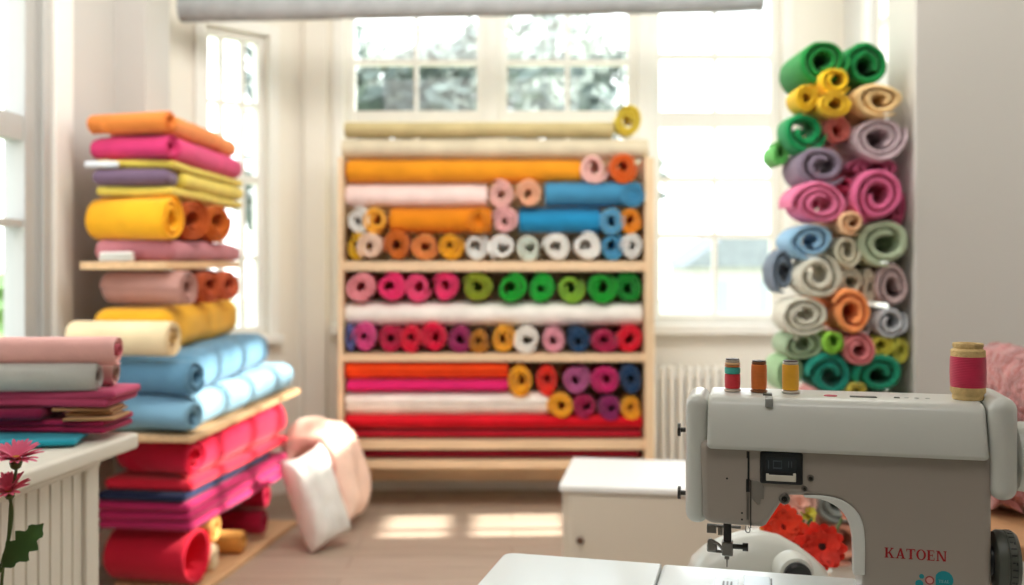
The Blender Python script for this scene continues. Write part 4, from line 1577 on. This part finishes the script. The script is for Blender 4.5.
SER = {
    'K': ([(.08, 0, .08, 1, .20), (0, 0, 0, .07, .34), (0, .93, 0, 1, .34), (.25, .42, .62, .95, .12), (.33, .55, .62, .02, .19), (.52, .93, .52, 1, .30), (.52, 0, .52, .07, .36)], .90),
    'A': ([(.10, .02, .40, 1, .11), (.36, 1, .62, .02, .19), (.20, .28, .22, .35, .40), (0, 0, 0, .07, .28), (.50, 0, .50, .07, .38)], .90),
    'T': ([(.30, 0, .30, 1, .20), (0, .93, 0, 1, .78), (0, .74, 0, 1, .06), (.72, .74, .72, 1, .06), (.22, 0, .22, .07, .34)], .80),
    'E': ([(.08, 0, .08, 1, .20), (0, 0, 0, .07, .66), (0, .93, 0, 1, .64), (.22, .47, .22, .54, .26), (.48, .38, .48, .63, .05), (.60, .74, .60, 1, .05), (.62, 0, .62, .26, .05)], .74),
    'N': ([(.10, 0, .10, 1, .11), (.10, 1, .62, 0, .20), (.74, 0, .74, 1, .11), (0, 0, 0, .07, .28), (0, .93, 0, 1, .22), (.64, .93, .64, 1, .28)], .96),
    'L': ([(.08, 0, .08, 1, .20), (0, 0, 0, .07, .62), (.58, 0, .58, .28, .05), (0, .93, 0, 1, .34)], .70),
}


def letters(bm, text, u, z, h, V, gap=.07, squeeze=1.0):
    for ch in text:
        M = Matrix.Translation((u, V, z)) @ Matrix(((h * squeeze, 0, 0, 0), (0, 0, 1, 0), (0, h, 0, 0), (0, 0, 0, 1)))
        if ch == 'O':
            n = 28
            ro, ri = [], []
            for k in range(n):
                a = 2 * PI * k / n
                for lst, (rx, ry) in ((ro, (.43, .52)), (ri, (.24, .45))):
                    p = M @ Vector((.43 + rx * math.cos(a), .5 + ry * math.sin(a), 0))
                    lst.append((bm.verts.new(p), bm.verts.new(p + Vector((0, -.0008, 0)))))
            for k in range(n):
                j = (k + 1) % n
                bm.faces.new([ro[k][1], ro[j][1], ri[j][1], ri[k][1]])
                bm.faces.new([ro[k][0], ro[j][0], ro[j][1], ro[k][1]])
                bm.faces.new([ri[k][1], ri[j][1], ri[j][0], ri[k][0]])
            adv = .86
        else:
            st, adv = SER[ch]
            for s in st:
                stroke(bm, *s, M)
        u += (adv + gap) * h * squeeze
    return u


def word(text, pxl, pxr, py_base, py_top, V, name, m, parent):
    a, b = Mp(pxl, py_base, V), Mp(pxl, py_top, V)
    h = b[1] - a[1]
    want = Mp(pxr, py_base, V)[0] - a[0]
    t = B()
    w = letters(t, text, 0, 0, h, 0) - .07 * h
    t.free()
    bm = B()
    letters(bm, text, a[0], a[1], h, V, squeeze=want / w)
    return obj(name, bm, m, parent, smooth=False)


REDT = mat('letter_red', '#a31621', .45, var=.03)
word('KATOEN', 884.5, 947, 557.3, 547.2, VB + .0004, 'lettering', REDT, mc)
TEAL = mat('teal_print', '#12929c', .4, var=.03)


def disc(px, py, r, name, m, parent, V=VB + .0004, ry=None, sides=30, h=.0007):
    a = Mp(px, py, V)
    bm = B()
    lathe(bm, [(r, 0), (r, h)], sides, Matrix.Translation((a[0], V, a[1])) @ Matrix.Scale((ry or r) / r, 4, (0, 0, 1)) @ Matrix.Rotation(PI / 2, 4, 'X'))
    return obj(name, bm, m, parent)


disc(921.6, 576.2, .0028, 'logo_dot', TEAL, mc)
disc(919.3, 583.5, .0046, 'logo_dot', TEAL, mc)
rg = disc(929.6, 580.2, .0052, 'logo_ring', mat('logo_red', '#a94748', .4), mc)
disc(929.6, 580.2, .0036, 'ring_centre', mat('logo_pink', '#d9a09a', .4), rg, VB + .0002, h=.0008)
a = Mp(944.5, 580.5, VB)
bm = B()
out = [(-.0098, -.008), (-.0098, .004)]
for k in range(11):
    an = PI * .82 - PI * 1.25 * k / 10
    out.append((-.0006 + .0105 * math.cos(an), .0005 + .0108 * math.sin(an)))
out.append((.004, -.0125))
prism(bm, [(a[0] + x, a[1] + z) for x, z in out], VB - .0003, VB + .0006)
bb = obj('logo_bubble', bm, TEAL, mc)
word('TEAL', 938.6, 949.4, 582.4, 579.6, VB - .0003, 'bubble_lettering', mat('print_pale', '#7cc3c8', .4), bb)


# ---- spools
def spool(label, px, py0, py1, wpx, bands, capm, V=.06):
    u, z1 = Mp(px, py1, V)
    s = (Oy - sT * u + cT * V) / F
    h = (py0 - py1) * s
    r = wpx / 2 * s
    loc = Vector((Ox + u * cT + V * sT, Oy - u * sT + V * cT, TBL + zt_ + .0004))
    t = thing('thread_spool', label, 'thread spool', loc, 0, 'small thread spools on the machine arm')
    bm = B()
    lathe(bm, [(r * .95, 0), (r * 1.08, .001), (r * 1.08, .0025), (r * .85, .0035), (r * .85, h - .003), (r * .92, h - .0025), (r * .92, h - .0006), (r * .8, h), (r * .3, h), (r * .28, h - .004), (.0001, h - .004)], 36)
    obj('core', bm, capm, t)
    z = .004
    tot = h - .0075
    for frac, hx in bands:
        bm = B()
        hh = tot * frac
        lathe(bm, [(r * .86, z), (r * .97, z + .0008), (r, z + hh * .3), (r, z + hh * .7), (r * .97, z + hh - .0006), (r * .86, z + hh)], 36, cap=False)
        obj('thread', bm, thread_mat(hx), t)
        z += hh
    bm = B()
    lathe(bm, [(r * .5, h - .0002), (r * .86, h + .0002), (r * .86, h + .0014), (r * .5, h + .0018), (r * .26, h + .0018), (r * .26, h - .002)], 30, cap=False)
    obj('cap', bm, mat('cap_dark', '#4a3c33', .4, .3), t)


spool('small spool with red, teal, orange and tan thread bands, left on the machine', 732.5, 390.5, 359, 15.5, [(.56, '#dc2233'), (.26, '#3bb8aa'), (.08, '#c9702a'), (.10, '#e6b886')], mat('spool_clear', '#c8b8a8', .3))
spool('small spool of rust orange thread, middle one on the machine', 759, 390, 359.5, 15.5, [(1, '#e2741a')], mat('spool_brown', '#8a5a38', .5))
spool('small spool of bright yellow thread nearest the big wooden spool', 790.5, 391, 359.5, 16.5, [(1, '#fbb516')], mat('spool_silver', '#c9c4ba', .3))
# big wooden spool
V = .055
u, _z = Mp(968, 400, V)
s = (Oy - sT * u + cT * V) / F
loc = Vector((Ox + u * cT + V * sT, Oy - u * sT + V * cT, TBL + zt_ + .0004))
t = thing('thread_spool', 'large wooden spool of magenta thread at the right end of the machine', 'thread spool', loc)
r, h = 16.5 * s, 56 * s
WD = mat('spool_wood', '#dcbc80', .7, var=.18, vscale=60, bump=.5, bscale=250)
bm = B()
lathe(bm, [(r * .86, 0), (r * .90, h * .04), (r * .88, h * .08), (r * 1.0, h * .14), (r * 1.0, h * .22), (r * .8, h * .24), (r * .8, h * .74), (r * .98, h * .76), (r * .98, h * .87), (r * .82, h * .91),
           (r * .88, h * .95), (r * .86, h), (r * .52, h), (r * .48, h * .9), (.0001, h * .9)], 44)
obj('core', bm, WD, t)
bm = B()
lathe(bm, [(r * .8, h * .215), (r * .99, h * .22), (r * 1.02, h * .3), (r * 1.03, h * .5), (r * 1.02, h * .7), (r * .99, h * .765), (r * .8, h * .77)], 44, cap=False)
obj('thread', bm, thread_mat('#cf1149'), t)

# ------------------------------------------------------------------ light, sky, camera
w = bpy.data.worlds.new('sky')
bpy.context.scene.world = w
w.use_nodes = True
nt = w.node_tree
bg = nt.nodes['Background']
tc = nt.nodes.new('ShaderNodeTexCoord')
sp = nt.nodes.new('ShaderNodeSeparateXYZ')
rp = nt.nodes.new('ShaderNodeValToRGB')
rp.color_ramp.elements[0].position = 0
rp.color_ramp.elements[0].color = (.96, .97, .95, 1)
rp.color_ramp.elements[1].position = .6
rp.color_ramp.elements[1].color = (.82, .92, 1, 1)
nt.links.new(tc.outputs['Generated'], sp.inputs['Vector'])
nt.links.new(sp.outputs['Z'], rp.inputs['Fac'])
nt.links.new(rp.outputs['Color'], bg.inputs['Color'])
bg.inputs['Strength'].default_value = 3.1

sun = bpy.data.lights.new('sun', 'SUN')
sun.energy = 12
sun.angle = R_(1.2)
sun.color = (1, .93, .82)
so = bpy.data.objects.new('sun', sun)
C.objects.link(so)
so.rotation_euler = Vector((-1, -.05, -.70)).to_track_quat('-Z', 'Y').to_euler()


def area(name, loc, target, sx, sy, power, col=(1, 1, 1)):
    l = bpy.data.lights.new(name, 'AREA')
    l.shape = 'RECTANGLE'
    l.size, l.size_y = sx, sy
    l.energy = power
    l.color = col
    o = bpy.data.objects.new(name, l)
    C.objects.link(o)
    o.location = loc
    o.rotation_euler = (Vector(target) - Vector(loc)).to_track_quat('-Z', 'Y').to_euler()
    return o


area('ceiling_fill', (0, 3.0, 3.1), (-.1, 4.6, .6), 2.4, 1.2, 62, (1, .96, .90))  # unseen fill light added under the ceiling to brighten the shelf end
area('ceiling_fill', (-.3, .6, 3.1), (-.1, 3.6, .8), 2.0, 1.0, 22, (1, .97, .93))  # weaker unseen fill added nearer the camera

cam = bpy.data.cameras.new('camera')
cam.lens = 35
cam.sensor_width = 36
cam.shift_y = -(292.5 - HOR) / 1024
cam.clip_start = .05
cam.clip_end = 300
cam.dof.use_dof = True
cam.dof.focus_distance = 1.22
cam.dof.aperture_fstop = 3.5
co = bpy.data.objects.new('camera', cam)
C.objects.link(co)
co.location = (0, 0, H)
co.rotation_euler = (PI / 2, 0, 0)
sc = bpy.context.scene
sc.camera = co
sc.view_settings.view_transform = 'Standard'
sc.view_settings.look = 'None'
sc.view_settings.exposure = .42
sc.cycles.use_denoising = True
sc.cycles.max_bounces = 8
sc.cycles.diffuse_bounces = 5
sc.cycles.caustics_reflective = False
sc.cycles.caustics_refractive = False
